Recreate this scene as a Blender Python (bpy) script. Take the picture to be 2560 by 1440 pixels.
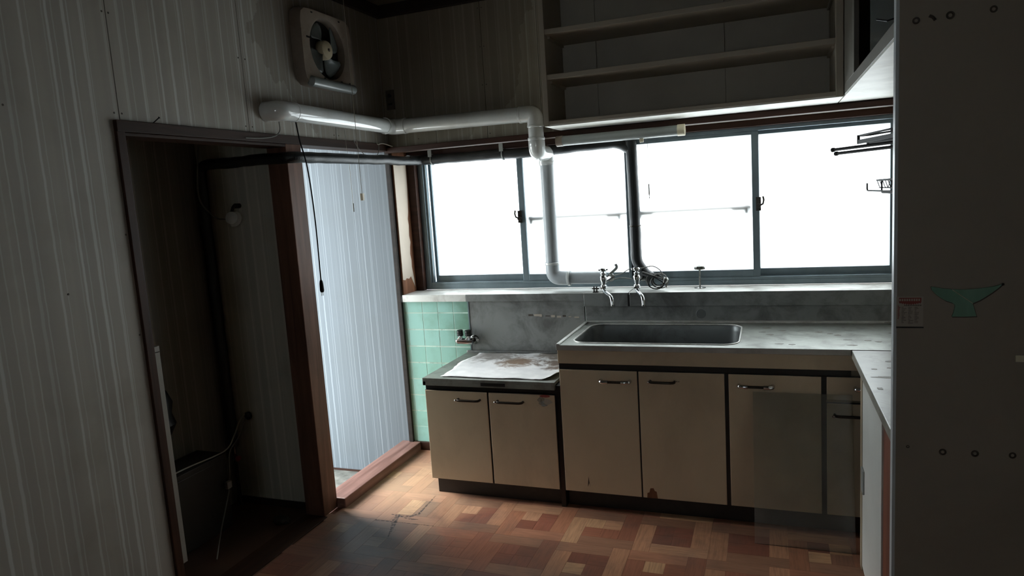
import bpy, bmesh, math, random
from mathutils import Vector, Matrix, noise
random.seed(7)
for _o in list(bpy.data.objects): bpy.data.objects.remove(_o)
SC = bpy.context.scene
COL = SC.collection
PI = math.pi

# ------------------------------------------------------------------ camera
cam_d = bpy.data.cameras.new('camera'); cam = bpy.data.objects.new('camera', cam_d); COL.objects.link(cam)
cam_d.sensor_width = 36.0; cam_d.lens = 1718.8 * 36.0 / 2560.0; cam_d.clip_start = 0.02
_r = Vector((0.93572151, 0.34678786, -0.06452474)); _u = Vector((0.01410327, 0.14599745, 0.98918443)); _f = Vector((-0.3524576, 0.92651116, -0.13172211))
M4 = Matrix.Identity(4)
for _i in range(3):
    M4[_i][0] = _r[_i]; M4[_i][1] = _u[_i]; M4[_i][2] = -_f[_i]
M4[0][3], M4[1][3], M4[2][3] = 2.0649, -3.5645, 1.4941
cam.matrix_world = M4
SC.camera = cam

# ------------------------------------------------------------------ sky (even overcast) and exposure
wd = bpy.data.worlds.new('overcast_sky'); SC.world = wd; wd.use_nodes = True
bg = wd.node_tree.nodes['Background']; bg.inputs[0].default_value = (0.86, 0.95, 1.0, 1); bg.inputs[1].default_value = 4.2
sun_d = bpy.data.lights.new('hazy_sun', 'SUN'); sun_d.energy = 5.0; sun_d.angle = math.radians(42); sun_d.color = (1.0, 0.97, 0.93)
sun = bpy.data.objects.new('hazy_sun', sun_d); COL.objects.link(sun); sun.rotation_euler = Vector((0.74, -0.14, -0.66)).to_track_quat('-Z', 'Y').to_euler()
SC.view_settings.view_transform = 'Standard'; SC.view_settings.look = 'None'
SC.view_settings.exposure = 1.5; SC.view_settings.gamma = 1.0; SC.view_settings.use_curve_mapping = False
SC.cycles.max_bounces = 10; SC.cycles.diffuse_bounces = 6; SC.cycles.glossy_bounces = 4; SC.cycles.transparent_max_bounces = 8
SC.cycles.sample_clamp_indirect = 6.0; SC.cycles.caustics_reflective = False; SC.cycles.caustics_refractive = False

# ------------------------------------------------------------------ materials
def lin(h):
    h = h.lstrip('#'); c = [int(h[i:i+2], 16) / 255 for i in (0, 2, 4)]
    return tuple((v / 12.92 if v <= 0.04045 else ((v + 0.055) / 1.055) ** 2.4) for v in c) + (1.0,)
class NT:
    def __init__(s, name):
        s.m = bpy.data.materials.new(name); s.m.use_nodes = True; s.t = s.m.node_tree; s.n = s.t.nodes; s.l = s.t.links
        s.b = s.n['Principled BSDF']; s.out = s.n['Material Output']
    def node(s, kind, **kw):
        x = s.n.new(kind)
        for k, v in kw.items():
            if isinstance(v, bpy.types.NodeSocket): s.l.new(v, x.inputs[k])
            elif k in x.inputs.keys(): x.inputs[k].default_value = v
            else: setattr(x, k, v)
        return x
    def mix(s, a, b, fac):
        x = s.n.new('ShaderNodeMix'); x.data_type = 'RGBA'
        for i, v in ((6, a), (7, b), (0, fac)):
            if isinstance(v, bpy.types.NodeSocket): s.l.new(v, x.inputs[i])
            else: x.inputs[i].default_value = v
        return x.outputs[2]
    def math(s, op, a, b=0.0, c=0.0, clamp=False):
        x = s.n.new('ShaderNodeMath'); x.operation = op; x.use_clamp = clamp
        for i, v in enumerate((a, b, c)):
            if isinstance(v, bpy.types.NodeSocket): s.l.new(v, x.inputs[i])
            else: x.inputs[i].default_value = v
        return x.outputs[0]
    def ramp(s, fac, stops):
        x = s.n.new('ShaderNodeValToRGB'); e = x.color_ramp.elements
        while len(e) < len(stops): e.new(0.5)
        for el, (p, c) in zip(e, stops):
            el.position = p; el.color = c if len(c) == 4 else tuple(c) + (1,)
        s.l.new(fac, x.inputs[0]); return x.outputs[0]
    def pos(s, kind='world'):
        if kind == 'world': return s.n.new('ShaderNodeNewGeometry').outputs['Position']
        return s.n.new('ShaderNodeTexCoord').outputs['Object']
    def scaled(s, vec, sc):
        x = s.n.new('ShaderNodeVectorMath'); x.operation = 'MULTIPLY'; s.l.new(vec, x.inputs[0]); x.inputs[1].default_value = sc
        return x.outputs[0]
    def noise(s, vec, scale, detail=3, rough=0.55, dist=0.0):
        x = s.n.new('ShaderNodeTexNoise'); s.l.new(vec, x.inputs['Vector'])
        x.inputs['Scale'].default_value = scale; x.inputs['Detail'].default_value = detail; x.inputs['Roughness'].default_value = rough; x.inputs['Distortion'].default_value = dist
        return x.outputs[0]
    def set(s, **kw):
        for k, v in kw.items():
            k = k.replace('_', ' ')
            if isinstance(v, bpy.types.NodeSocket): s.l.new(v, s.b.inputs[k])
            else: s.b.inputs[k].default_value = v
        return s
    def bump(s, h, strength=0.2, dist=0.002):
        x = s.n.new('ShaderNodeBump'); x.inputs['Strength'].default_value = strength; x.inputs['Distance'].default_value = dist
        s.l.new(h, x.inputs['Height']); s.l.new(x.outputs[0], s.b.inputs['Normal'])
BLK = (0, 0, 0, 1); WHT = (1, 1, 1, 1)
def plain(name, col, rough=0.5, metal=0.0, var=0.12, scale=9.0, dirt=None, dirt_amt=0.5, spec=0.5, stretch=(1, 1, 1), bump=0.0):
    t = NT(name); p = t.scaled(t.pos(), stretch); n = t.noise(p, scale, 4)
    c = lin(col); dk = tuple(v * (1 - var * 1.6) for v in c[:3]) + (1,); lt = tuple(min(1, v * (1 + var)) for v in c[:3]) + (1,)
    colr = t.ramp(n, [(0.25, dk), (0.75, lt)])
    if dirt:
        d = t.noise(p, scale * 0.6, 6, 0.65, 0.4)
        f = t.ramp(d, [(0.52, BLK), (0.72, (dirt_amt,) * 3 + (1,))])
        colr = t.mix(colr, lin(dirt), f)
    t.set(Base_Color=colr, Roughness=rough, Metallic=metal); t.b.inputs['Specular IOR Level'].default_value = spec
    if bump: t.bump(t.noise(p, scale * 12, 3), bump)
    return t.m
def wood(name, light, dark, axis, rough=0.45, scale=1.0):
    t = NT(name); st = [26.0, 26.0, 26.0]; st[axis] = 1.6
    p = t.scaled(t.pos(), tuple(v * scale for v in st)); n = t.noise(p, 1.0, 5, 0.6, 0.6)
    c = t.ramp(n, [(0.3, lin(dark)), (0.7, lin(light))])
    b = t.noise(t.pos(), 5.0, 4); c = t.mix(c, lin(dark), t.ramp(b, [(0.5, BLK), (0.8, (0.6,) * 3)]))
    t.set(Base_Color=c, Roughness=rough + 0.1); t.b.inputs['Specular IOR Level'].default_value = 0.25; t.bump(n, 0.15, 0.001)
    return t.m
def striped(name, axis, base, light, dark, stain='#5a4a36', stain_amt=0.35, fan=False, fine=1.0):
    t = NT(name); P = t.pos(); sp = t.n.new('ShaderNodeSeparateXYZ'); t.l.new(P, sp.inputs[0]); w = sp.outputs[axis]
    wob = t.noise(t.scaled(P, (1, 1, 3)), 6.0, 3); w = t.math('ADD', w, t.math('MULTIPLY', wob, 0.006))
    rr_ = random.Random(17)
    def lines(period, off, num, wmin, wmax, vmin, vmax):
        f = t.math('FRACT', t.math('DIVIDE', t.math('ADD', w, 20.0 + off), period)); stops = []; p = 0.02
        for i in range(num):
            p = max(p, (i + rr_.uniform(0.1, 0.6)) / num); wd_ = rr_.uniform(wmin, wmax) / period; e = 0.0022 * fine / period; v = rr_.uniform(vmin, vmax)
            stops += [(p, (0,) * 3), (p + e, (v,) * 3), (p + e + wd_, (v,) * 3), (p + 2 * e + wd_, (0,) * 3)]; p += 2 * e + wd_ + 0.012
        return t.ramp(f, [(min(q_, 1.0), c_) for q_, c_ in stops])
    a = lines(0.41 * (1 - 0.35 * (1 - fine)), 0.0, 6, 0.003 * fine, 0.010 * fine, 0.2, 0.62); b = lines(0.263 * (1 - 0.5 * (1 - fine)), 0.07, 5, 0.0005, 0.002, 0.15, 0.5 + 0.4 * (1 - fine))
    g_ = t.n.new('ShaderNodeTexNoise'); g_.noise_dimensions = '1D'; t.l.new(w, g_.inputs['W']); g_.inputs['Scale'].default_value = 11; g_.inputs['Detail'].default_value = 2
    g = t.ramp(g_.outputs[0], [(0.4, BLK), (0.62, (0.6,) * 3)])
    c = t.mix(lin(base), lin(dark), g); c = t.mix(c, lin(light), a); c = t.mix(c, lin(light), b)
    st = [90.0, 90.0, 90.0]; st[2] = 3.0
    fib = t.noise(t.scaled(P, tuple(st)), 1.0, 3); c = t.mix(c, lin(dark), t.ramp(fib, [(0.4, (0.16,) * 3), (0.65, BLK)]))
    s = t.noise(P, 2.3, 6, 0.6, 0.3); c = t.mix(c, lin(stain), t.ramp(s, [(0.48, BLK), (0.8, (stain_amt,) * 3)]))
    if fan:   # greasy brown stain at the fan, widened to paint shade on the upper wall
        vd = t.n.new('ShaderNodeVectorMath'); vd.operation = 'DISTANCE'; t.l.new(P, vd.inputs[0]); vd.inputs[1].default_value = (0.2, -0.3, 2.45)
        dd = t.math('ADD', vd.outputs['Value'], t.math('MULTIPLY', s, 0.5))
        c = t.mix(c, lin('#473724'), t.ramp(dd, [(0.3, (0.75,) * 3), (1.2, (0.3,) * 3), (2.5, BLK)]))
    t.set(Base_Color=c, Roughness=0.6); t.bump(fib, 0.12, 0.0008)
    return t.m
def steel(name, col='#8d9398', rough=0.36, smudge='#4b4a48', amt=0.6, scale=5.0, streak=(1, 1, 1), metal=0.85):
    t = NT(name); P = t.scaled(t.pos(), streak); n = t.noise(P, scale, 7, 0.68, 0.5)
    f = t.ramp(n, [(0.46, BLK), (0.66, (amt,) * 3)])
    c = t.mix(lin(col), lin(smudge), f)
    r = t.math('ADD', t.math('MULTIPLY', t.noise(P, scale * 2.7, 5), 0.3), rough - 0.13)
    t.set(Base_Color=c, Metallic=t.math('SUBTRACT', metal, t.math('MULTIPLY', f, 0.35)), Roughness=r)
    t.bump(t.noise(t.scaled(t.pos(), (1, 1, 1)), 3.5, 2), 0.12, 0.004)
    return t.m

M = {}
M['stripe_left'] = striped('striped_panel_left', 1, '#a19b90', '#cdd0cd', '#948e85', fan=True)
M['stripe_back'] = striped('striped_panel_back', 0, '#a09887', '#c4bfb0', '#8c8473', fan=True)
M['stripe_alcove'] = striped('striped_panel_alcove', 0, '#636a70', '#97a0a6', '#5b6268', stain='#555854', stain_amt=0.3, fine=0.4)
M['stripe_dark'] = striped('striped_panel_closet', 0, '#b5b2a4', '#d0cdc0', '#9c998c')
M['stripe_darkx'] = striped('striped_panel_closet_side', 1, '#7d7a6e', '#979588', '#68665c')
M['brown_z'] = wood('brown_wood_upright', '#43281a', '#27150c', 2)
M['post'] = wood('old_red_brown_post', '#7a5848', '#4d352b', 2)
M['brown_y'] = wood('brown_wood_rail_y', '#3c2416', '#22130b', 1)
M['brown_x'] = wood('brown_wood_rail_x', '#452a1f', '#29170f', 0)
M['thresh'] = wood('worn_threshold_wood', '#94736a', '#5a3d34', 1, 0.22)
M['crown'] = wood('dark_crown_moulding', '#2e2520', '#1e1814', 0)
M['ceiling'] = plain('ceiling_board', '#575145', 0.7, var=0.1, scale=3, stretch=(1, 8, 1))
M['rear_wall'] = plain('rear_wall_board', '#b9b1a2', 0.7, var=0.1, scale=3)
M['dark_wall'] = plain('dim_wall', '#958c7e', 0.75, var=0.1, scale=3)
M['screed'] = plain('bare_concrete', '#777770', 0.85, var=0.35, scale=14, dirt='#4b4a44', dirt_amt=0.7, bump=0.3)
M['ground'] = plain('outdoor_concrete', '#8b8b86', 0.9, var=0.2, scale=4)
M['closet_floor'] = plain('closet_floor_board', '#4a3427', 0.5, var=0.25, scale=6)
M['plinth_black'] = plain('black_plinth', '#1a1815', 0.5, var=0.3, scale=18, dirt='#35302a', dirt_amt=0.5)
M['black_strip'] = plain('black_plastic_strip', '#171513', 0.38, var=0.2)
M['beige'] = plain('beige_laminate_door', '#c6b498', 0.4, var=0.07, scale=5, dirt='#6e5f4c', dirt_amt=0.25, stretch=(1, 1, 0.5))
M['beige_body'] = plain('beige_laminate_carcass', '#94866f', 0.5, var=0.08, scale=5)
M['chrome'] = plain('chrome', '#d5d8da', 0.12, 1.0, var=0.05)
M['old_chrome'] = plain('pitted_chrome', '#9a9a96', 0.25, 1.0, var=0.3, scale=60, dirt='#40392e', dirt_amt=0.7)
M['dark_metal'] = plain('dark_bronze_handle', '#3a352f', 0.3, 0.7, var=0.2, scale=30)
M['steel_top'] = steel('sink_stainless', '#93968f', 0.36, '#55524a', 0.6, 9.0, metal=0.55)
M['grime'] = plain('old_grime', '#6d6658', 0.5, var=0.35, scale=60)
M['steel_basin'] = steel('basin_stainless', '#6f7271', 0.4, '#3a3936', 0.6, 6.0, metal=0.6)
M['steel_edge'] = steel('edge_stainless', '#b4b3ae', 0.34, '#7a7168', 0.5, 4.0, metal=0.35)
M['steel_wall'] = steel('splash_stainless', '#8a8c8a', 0.40, '#42403d', 0.65, 6.0, metal=0.55)
M['steel_ledge'] = steel('ledge_stainless', '#d2d2cd', 0.4, '#6b5d50', 0.6, 5.0, metal=0.35)
M['alu'] = plain('grey_aluminium', '#7c898f', 0.42, 0.75, var=0.12, scale=12, stretch=(1, 1, 0.3))
def gloss(m):
    b = m.node_tree.nodes['Principled BSDF']; b.inputs['Coat Weight'].default_value = 1.0; b.inputs['Coat Roughness'].default_value = 0.04; return m
M['pvc'] = plain('glossy_white_pvc', '#dfe2e0', 0.1, var=0.05, scale=6, dirt='#a1937c', dirt_amt=0.25); gloss(M['pvc'])
M['pvc_grey'] = plain('grey_pvc', '#b4babd', 0.3, var=0.06, scale=6)  # greyer tone for the lower run of the duct
M['lagging'] = plain('black_pipe_wrap', '#14181a', 0.42, var=0.35, scale=16, bump=0.5, stretch=(1, 1, 1))
M['cream'] = plain('cream_plastic', '#d8cfb4', 0.4, var=0.05)
M['grimy_cream'] = plain('grimy_cream_plastic', '#867a6d', 0.4, var=0.12, scale=11, dirt='#5b4030', dirt_amt=0.6)
M['lamp_grey'] = plain('grey_enamel', '#8f9491', 0.35, var=0.08)
M['grey_lip'] = plain('dusty_grey_plastic', '#858a88', 0.28, var=0.08)
M['blade'] = plain('greasy_fan_blade', '#5f6663', 0.35, var=0.12, dirt='#3f352a', dirt_amt=0.5)
M['fan_dark'] = plain('fan_duct_shade', '#0d0c0b', 0.8)
M['hub'] = plain('yellowed_hub', '#b8ac90', 0.4, var=0.12)
M['white_lam'] = plain('white_laminate', '#c3c3bd', 0.4, var=0.06, scale=4)
M['batten'] = plain('dull_white_batten', '#8d8880', 0.5, var=0.06)
M['shelf_dark'] = plain('dull_cupboard_front', '#6e6a62', 0.5, var=0.06)
M['filler'] = wood('red_brown_filler', '#84503c', '#5d3527', 2)
M['shelf'] = plain('painted_shelf_board', '#b3aa9a', 0.5, var=0.08, scale=4)
M['shelf_back'] = plain('shelf_back_board', '#bfb9ac', 0.6, var=0.08, scale=3)
M['shelf_under'] = plain('white_cupboard_bottom', '#f0efe7', 0.45, var=0.1, scale=7, dirt='#a49b87', dirt_amt=0.5)
M['dark_panel'] = plain('dark_glass_slider', '#3a4242', 0.2, var=0.15)
M['part'] = plain('beige_partition_paint', '#968c7d', 0.5, var=0.06, scale=3, dirt='#6b5f52', dirt_amt=0.3)
M['part_edge'] = plain('white_edge_trim', '#c9ced0', 0.35, var=0.04)
M['mark'] = plain('glue_mark_and_shadow', '#473f36', 0.6, var=0.3, scale=40)
M['paper'] = plain('faded_paper', '#aa9f92', 0.6, var=0.05, scale=20)
M['ink_red'] = plain('faded_red_ink', '#8a3c36', 0.6, var=0.15, scale=60)
M['scrap'] = plain('torn_sticker', '#8f8779', 0.6, var=0.35, scale=90)
M['scrap2'] = plain('torn_sticker_grey', '#8b908c', 0.6, var=0.35, scale=90)
M['ink_grey'] = plain('faded_grey_ink', '#625a52', 0.6, var=0.1, scale=60)
M['black_wire'] = plain('black_wire', '#080808', 0.55, spec=0.25)
M['grey_wire'] = plain('grey_cable', '#6d6c66', 0.4)
M['pale_cord'] = plain('pale_string', '#a8a193', 0.7)
M['rubber'] = plain('black_rubber', '#141615', 0.45)
M['white_enamel'] = plain('white_counter_laminate', '#8d8b81', 0.35, var=0.1, scale=11, dirt='#4f4538', dirt_amt=0.75, stretch=(1, 1, 1))
M['drawer_dark'] = plain('worn_dark_box', '#232019', 0.6, var=0.2)
M['rail_out'] = plain('outdoor_grey_rail', '#2e3838', 0.5)
M['veneer'] = plain('peeling_pale_veneer', '#cdbfae', 0.5, var=0.1, scale=7, dirt='#9a7c63', dirt_amt=0.6, stretch=(1, 1, 0.35))
M['veneer_back'] = wood('bare_brown_veneer', '#8a5f45', '#593624', 2, 0.45)
M['switch'] = plain('dark_wall_plate', '#4b4236', 0.5, var=0.2, scale=30)
def tile_mat():
    t = NT('green_glazed_tile'); P = t.pos(); oi = t.n.new('ShaderNodeObjectInfo')
    c = t.mix(lin('#99c5bb'), lin('#8ab8aa'), oi.outputs['Random'])
    d = t.noise(P, 7, 5); c = t.mix(c, lin('#5f7a58'), t.ramp(d, [(0.5, BLK), (0.8, (0.45,) * 3)]))
    sp = t.n.new('ShaderNodeSeparateXYZ'); t.l.new(P, sp.inputs[0])
    c = t.mix(c, lin('#557052'), t.ramp(t.math('ADD', sp.outputs[0], t.math('MULTIPLY', d, 0.2)), [(0.38, BLK), (0.56, (0.75,) * 3)]))   # cooking grime beside the hob
    t.set(Base_Color=c, Roughness=0.28); return t.m
M['tile'] = tile_mat()
M['grout'] = plain('pale_green_grout', '#bdd4c6', 0.8, var=0.2, scale=9, dirt='#4a5a4c', dirt_amt=0.9)
def parquet_mat():
    t = NT('worn_parquet_block'); o = t.pos('object'); oi = t.n.new('ShaderNodeObjectInfo'); rnd = oi.outputs['Random']
    c = oi.outputs['Color']; hv = t.n.new('ShaderNodeHueSaturation'); t.l.new(c, hv.inputs['Color']); t.l.new(t.math('ADD', t.math('MULTIPLY', rnd, 0.2), 0.9), hv.inputs['Value']); c = hv.outputs[0]
    off = t.n.new('ShaderNodeVectorMath'); off.operation = 'ADD'; t.l.new(o, off.inputs[0]); cb = t.n.new('ShaderNodeCombineXYZ'); t.l.new(t.math('MULTIPLY', rnd, 37.0), cb.inputs[2]); t.l.new(cb.outputs[0], off.inputs[1])
    g = t.noise(t.scaled(off.outputs[0], (9, 130, 1)), 1.0, 4, 0.6)
    c = t.mix(c, lin('#5b3b2a'), t.ramp(g, [(0.42, BLK), (0.72, (0.5,) * 3)]))
    w = t.noise(t.pos(), 3.1, 6, 0.62, 0.4); c = t.mix(c, lin('#4f4843'), t.ramp(w, [(0.5, BLK), (0.72, (0.6,) * 3)]))
    vd = t.n.new('ShaderNodeVectorMath'); vd.operation = 'DISTANCE'; t.l.new(t.pos(), vd.inputs[0]); vd.inputs[1].default_value = (0.2, -0.5, 0)   # pale patch painted in to brighten the floor lit from the alcove
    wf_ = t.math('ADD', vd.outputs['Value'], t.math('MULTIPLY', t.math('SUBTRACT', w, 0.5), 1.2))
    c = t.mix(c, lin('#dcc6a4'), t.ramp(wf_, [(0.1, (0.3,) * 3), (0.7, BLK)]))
    v2 = t.n.new('ShaderNodeVectorMath'); v2.operation = 'DISTANCE'; t.l.new(t.pos(), v2.inputs[0]); v2.inputs[1].default_value = (0.30, -1.08, 0)   # dark trodden-in grime beside the torn spot
    gf_ = t.math('ADD', v2.outputs['Value'], t.math('MULTIPLY', t.math('SUBTRACT', w, 0.5), 1.0))
    c = t.mix(c, lin('#3b3a39'), t.ramp(gf_, [(0.05, (0.75,) * 3), (0.42, BLK)]))
    t.set(Base_Color=c, Roughness=t.math('ADD', t.math('MULTIPLY', w, 0.25), 0.33)); t.bump(g, 0.1, 0.0006); return t.m
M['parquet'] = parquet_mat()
M['floor_base'] = plain('floor_underlay', '#7a5442', 0.7)
def tear_mat():
    t = NT('grimy_floor_tear'); n = t.noise(t.pos(), 70, 5, 0.65)
    t.set(Base_Color=lin('#33353a'), Roughness=0.5, Alpha=t.ramp(n, [(0.42, (0.05,) * 3), (0.62, (0.85,) * 3)])); return t.m
M['tear'] = tear_mat()
def frosted():
    t = NT('frosted_glass'); t.n.remove(t.b)
    tr = t.n.new('ShaderNodeBsdfTranslucent'); P = t.pos()
    n = t.noise(P, 3.0, 4); d = t.noise(t.scaled(P, (9, 9, 3)), 1.0, 4)
    c = t.ramp(n, [(0.3, (0.54, 0.552, 0.555, 1)), (0.7, (0.58, 0.585, 0.585, 1))])
    c = t.mix(c, (0.38, 0.40, 0.39, 1), t.ramp(d, [(0.6, BLK), (0.85, (0.35,) * 3)]))
    t.l.new(c, tr.inputs[0]); gl = t.n.new('ShaderNodeBsdfGlossy'); gl.inputs['Roughness'].default_value = 0.35
    mx = t.n.new('ShaderNodeMixShader'); mx.inputs[0].default_value = 0.04; t.l.new(tr.outputs[0], mx.inputs[1]); t.l.new(gl.outputs[0], mx.inputs[2])
    t.l.new(mx.outputs[0], t.out.inputs[0]); return t.m
M['frosted'] = frosted()
def acrylic():
    t = NT('scuffed_clear_acrylic'); t.n.remove(t.b)
    tp = t.n.new('ShaderNodeBsdfTransparent'); tp.inputs[0].default_value = (0.93, 0.94, 0.92, 1)
    df = t.n.new('ShaderNodeBsdfDiffuse'); df.inputs[0].default_value = (0.5, 0.48, 0.44, 1)
    gl = t.n.new('ShaderNodeBsdfGlossy'); gl.inputs['Roughness'].default_value = 0.12
    m1 = t.n.new('ShaderNodeMixShader'); n = t.noise(t.pos(), 6, 4); t.l.new(t.ramp(n, [(0.3, (0.06,) * 3), (0.7, (0.12,) * 3)]), m1.inputs[0]); t.l.new(tp.outputs[0], m1.inputs[1]); t.l.new(df.outputs[0], m1.inputs[2])
    fr = t.n.new('ShaderNodeFresnel'); fr.inputs[0].default_value = 1.45
    m2 = t.n.new('ShaderNodeMixShader'); t.l.new(fr.outputs[0], m2.inputs[0]); t.l.new(m1.outputs[0], m2.inputs[1]); t.l.new(gl.outputs[0], m2.inputs[2])
    t.l.new(m2.outputs[0], t.out.inputs[0]); return t.m
M['acrylic'] = acrylic()
def bulbglass():
    t = NT('clear_bulb_glass'); t.set(Base_Color=(0.8, 0.8, 0.75, 1), Roughness=0.1, Alpha=0.35); return t.m
M['bulb'] = bulbglass()
def mirror_mat():
    t = NT('green_tinted_mirror'); n = t.noise(t.scaled(t.pos(), (12, 12, 2)), 1, 3)
    t.set(Base_Color=t.ramp(n, [(0.3, lin('#6e9580')), (0.7, lin('#86ad97'))]), Roughness=0.22, Metallic=0.0); return t.m
M['mirror'] = mirror_mat()
def foil_mat():
    t = NT('stained_white_sheet'); P = t.pos()
    c = t.ramp(t.noise(P, 14, 5), [(0.3, lin('#e0e2e3')), (0.7, lin('#f6f7f7'))])
    n = t.noise(P, 16, 7, 0.7, 0.8)
    for ctr, rad, col in (((0.80, -0.24, 0.62), 0.13, '#7d5f42'), ((1.06, -0.22, 0.62), 0.16, '#5b4028'), ((1.0, -0.07, 0.62), 0.16, '#7f7469'), ((0.62, -0.1, 0.62), 0.17, '#8b8680')):
        vd = t.n.new('ShaderNodeVectorMath'); vd.operation = 'DISTANCE'; t.l.new(P, vd.inputs[0]); vd.inputs[1].default_value = ctr
        f = t.math('ADD', t.math('DIVIDE', vd.outputs['Value'], rad), t.math('MULTIPLY', t.math('SUBTRACT', n, 0.5), 2.6))
        c = t.mix(c, lin(col), t.ramp(f, [(0.45, (0.9,) * 3), (0.95, BLK)]))
    t.set(Base_Color=c, Roughness=0.4); t.bump(n, 0.3, 0.002); return t.m
M['sheet'] = foil_mat()

# ------------------------------------------------------------------ mesh helpers
def fillet(pts, r, n=6):
    pts = [Vector(p) for p in pts]; out = [pts[0]]
    for a, b, c in zip(pts, pts[1:], pts[2:]):
        d1 = (a - b); d2 = (c - b); rr = min(r, d1.length * 0.49, d2.length * 0.49)
        p1 = b + d1.normalized() * rr; p2 = b + d2.normalized() * rr
        for i in range(n + 1):
            s = i / n; out.append(p1.lerp(b, s).lerp(b.lerp(p2, s), s))
    out.append(pts[-1]); return out
def spline(pts, n=8):
    P = [Vector(p) for p in pts]; Q = [P[0] * 2 - P[1]] + P + [P[-1] * 2 - P[-2]]; out = []
    for i in range(1, len(Q) - 2):
        p0, p1, p2, p3 = Q[i-1:i+3]
        for k in range(n):
            s = k / n; out.append(0.5 * ((2 * p1) + (p2 - p0) * s + (2 * p0 - 5 * p1 + 4 * p2 - p3) * s * s + (3 * p1 - p0 - 3 * p2 + p3) * s ** 3))
    out.append(P[-1]); return out
class MB:
    def __init__(s): s.bm = bmesh.new()
    def box(s, x0, x1, y0, y1, z0, z1):
        v = [s.bm.verts.new((x, y, z)) for x in (x0, x1) for y in (y0, y1) for z in (z0, z1)]
        for f in ((0, 1, 3, 2), (4, 6, 7, 5), (0, 4, 5, 1), (2, 3, 7, 6), (0, 2, 6, 4), (1, 5, 7, 3)): s.bm.faces.new([v[i] for i in f])
        return s
    def quad(s, *p): s.bm.faces.new([s.bm.verts.new(q) for q in p]); return s
    def tube(s, pts, r, n=10, closed=False, cap=True):
        P = [Vector(p) for p in pts]; m = len(P); rad = r if callable(r) else (lambda i, k: r)
        up = None; rings = []
        for i, p in enumerate(P):
            a = P[(i - 1) % m] if (closed or i > 0) else P[0]; b = P[(i + 1) % m] if (closed or i < m - 1) else P[-1]
            t = (b - a).normalized()
            if up is None:
                up = Vector((0, 0, 1)) if abs(t.z) < 0.9 else Vector((1, 0, 0))
            up = (up - t * up.dot(t)).normalized(); sd = t.cross(up)
            rr = rad(i, m)
            rings.append([s.bm.verts.new(p + (up * math.cos(2 * PI * k / n) + sd * math.sin(2 * PI * k / n)) * rr) for k in range(n)])
        for i in range(m if closed else m - 1):
            A, B = rings[i], rings[(i + 1) % m]
            for k in range(n): s.bm.faces.new((A[k], A[(k + 1) % n], B[(k + 1) % n], B[k]))
        if cap and not closed:
            s.bm.faces.new(list(reversed(rings[0]))); s.bm.faces.new(rings[-1])
        return s
    def cyl(s, a, b, r, n=16, r2=None):
        r2 = r if r2 is None else r2
        return s.tube([a, b], lambda i, m: r if i == 0 else r2, n)
    def lathe(s, prof, c, axis=(0, 0, 1), n=20):
        ax = Vector(axis).normalized(); e = Vector((1, 0, 0)) if abs(ax.x) < 0.9 else Vector((0, 1, 0)); u = (e - ax * e.dot(ax)).normalized(); w = ax.cross(u); c = Vector(c)
        rings = [[s.bm.verts.new(c + ax * h + (u * math.cos(2 * PI * k / n) + w * math.sin(2 * PI * k / n)) * max(r, 1e-4)) for k in range(n)] for r, h in prof]
        for A, B in zip(rings, rings[1:]):
            for k in range(n): s.bm.faces.new((A[k], A[(k + 1) % n], B[(k + 1) % n], B[k]))
        s.bm.faces.new(list(reversed(rings[0]))); s.bm.faces.new(rings[-1]); return s
    def prism(s, poly, fn0, fn1):
        A = [s.bm.verts.new(fn0(*p)) for p in poly]; B = [s.bm.verts.new(fn1(*p)) for p in poly]; n = len(poly)
        s.bm.faces.new(A); s.bm.faces.new(list(reversed(B)))
        for k in range(n): s.bm.faces.new((A[k], B[k], B[(k + 1) % n], A[(k + 1) % n]))
        return s
    def torus(s, c, R, r, u, w, n=28, m=8):
        c, u, w = Vector(c), Vector(u), Vector(w)
        return s.tube([c + (u * math.cos(2 * PI * k / n) + w * math.sin(2 * PI * k / n)) * R for k in range(n)], r, m, closed=True)
    def build(s, name, mat, parent=None, bevel=0.0, smooth=False, recalc=True):
        bm = s.bm
        if recalc: bmesh.ops.recalc_face_normals(bm, faces=bm.faces[:])
        lo = Vector((1e9,) * 3); hi = -lo
        for v in bm.verts:
            for i in range(3): lo[i] = min(lo[i], v.co[i]); hi[i] = max(hi[i], v.co[i])
        c = Vector(((lo.x + hi.x) / 2, (lo.y + hi.y) / 2, lo.z))
        bmesh.ops.translate(bm, verts=bm.verts[:], vec=-c)
        me = bpy.data.meshes.new(name); bm.to_mesh(me); bm.free()
        if smooth:
            me.polygons.foreach_set('use_smooth', [True] * len(me.polygons)); me.set_sharp_from_angle(angle=math.radians(38))
        me.materials.append(M[mat]); o = bpy.data.objects.new(name, me); COL.objects.link(o)
        place(o, c, parent)
        if bevel:
            b = o.modifiers.new('bevel', 'BEVEL'); b.width = bevel; b.segments = 2; b.limit_method = 'ANGLE'; b.angle_limit = math.radians(40)
        return o
WL = {}
def place(o, world, parent=None):
    WL[o.name] = Vector(world)
    if parent: o.parent = parent; o.location = Vector(world) - WL[parent.name]
    else: o.location = world
def tag(o, label=None, cat=None, group=None, kind=None):
    if label: o['label'] = label
    if cat: o['category'] = cat
    if group: o['group'] = group
    if kind: o['kind'] = kind
    return o
def thing(name, label, cat, loc, group=None):
    o = bpy.data.objects.new(name, None); o.empty_display_size = 0.05; COL.objects.link(o); place(o, loc); return tag(o, label, cat, group)
def struct(o, label, cat): return tag(o, label, cat, kind='structure')
def B(x0, x1, y0, y1, z0, z1): return MB().box(x0, x1, y0, y1, z0, z1)

# ------------------------------------------------------------------ the room shell
XR, YR, ZC = 2.98, -4.7, 2.60
floor = struct(B(0.0, XR, YR, 0.0, -0.10, -0.004).build('floor', 'floor_base'), 'worn brown parquet floor of the kitchen', 'floor')
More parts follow.
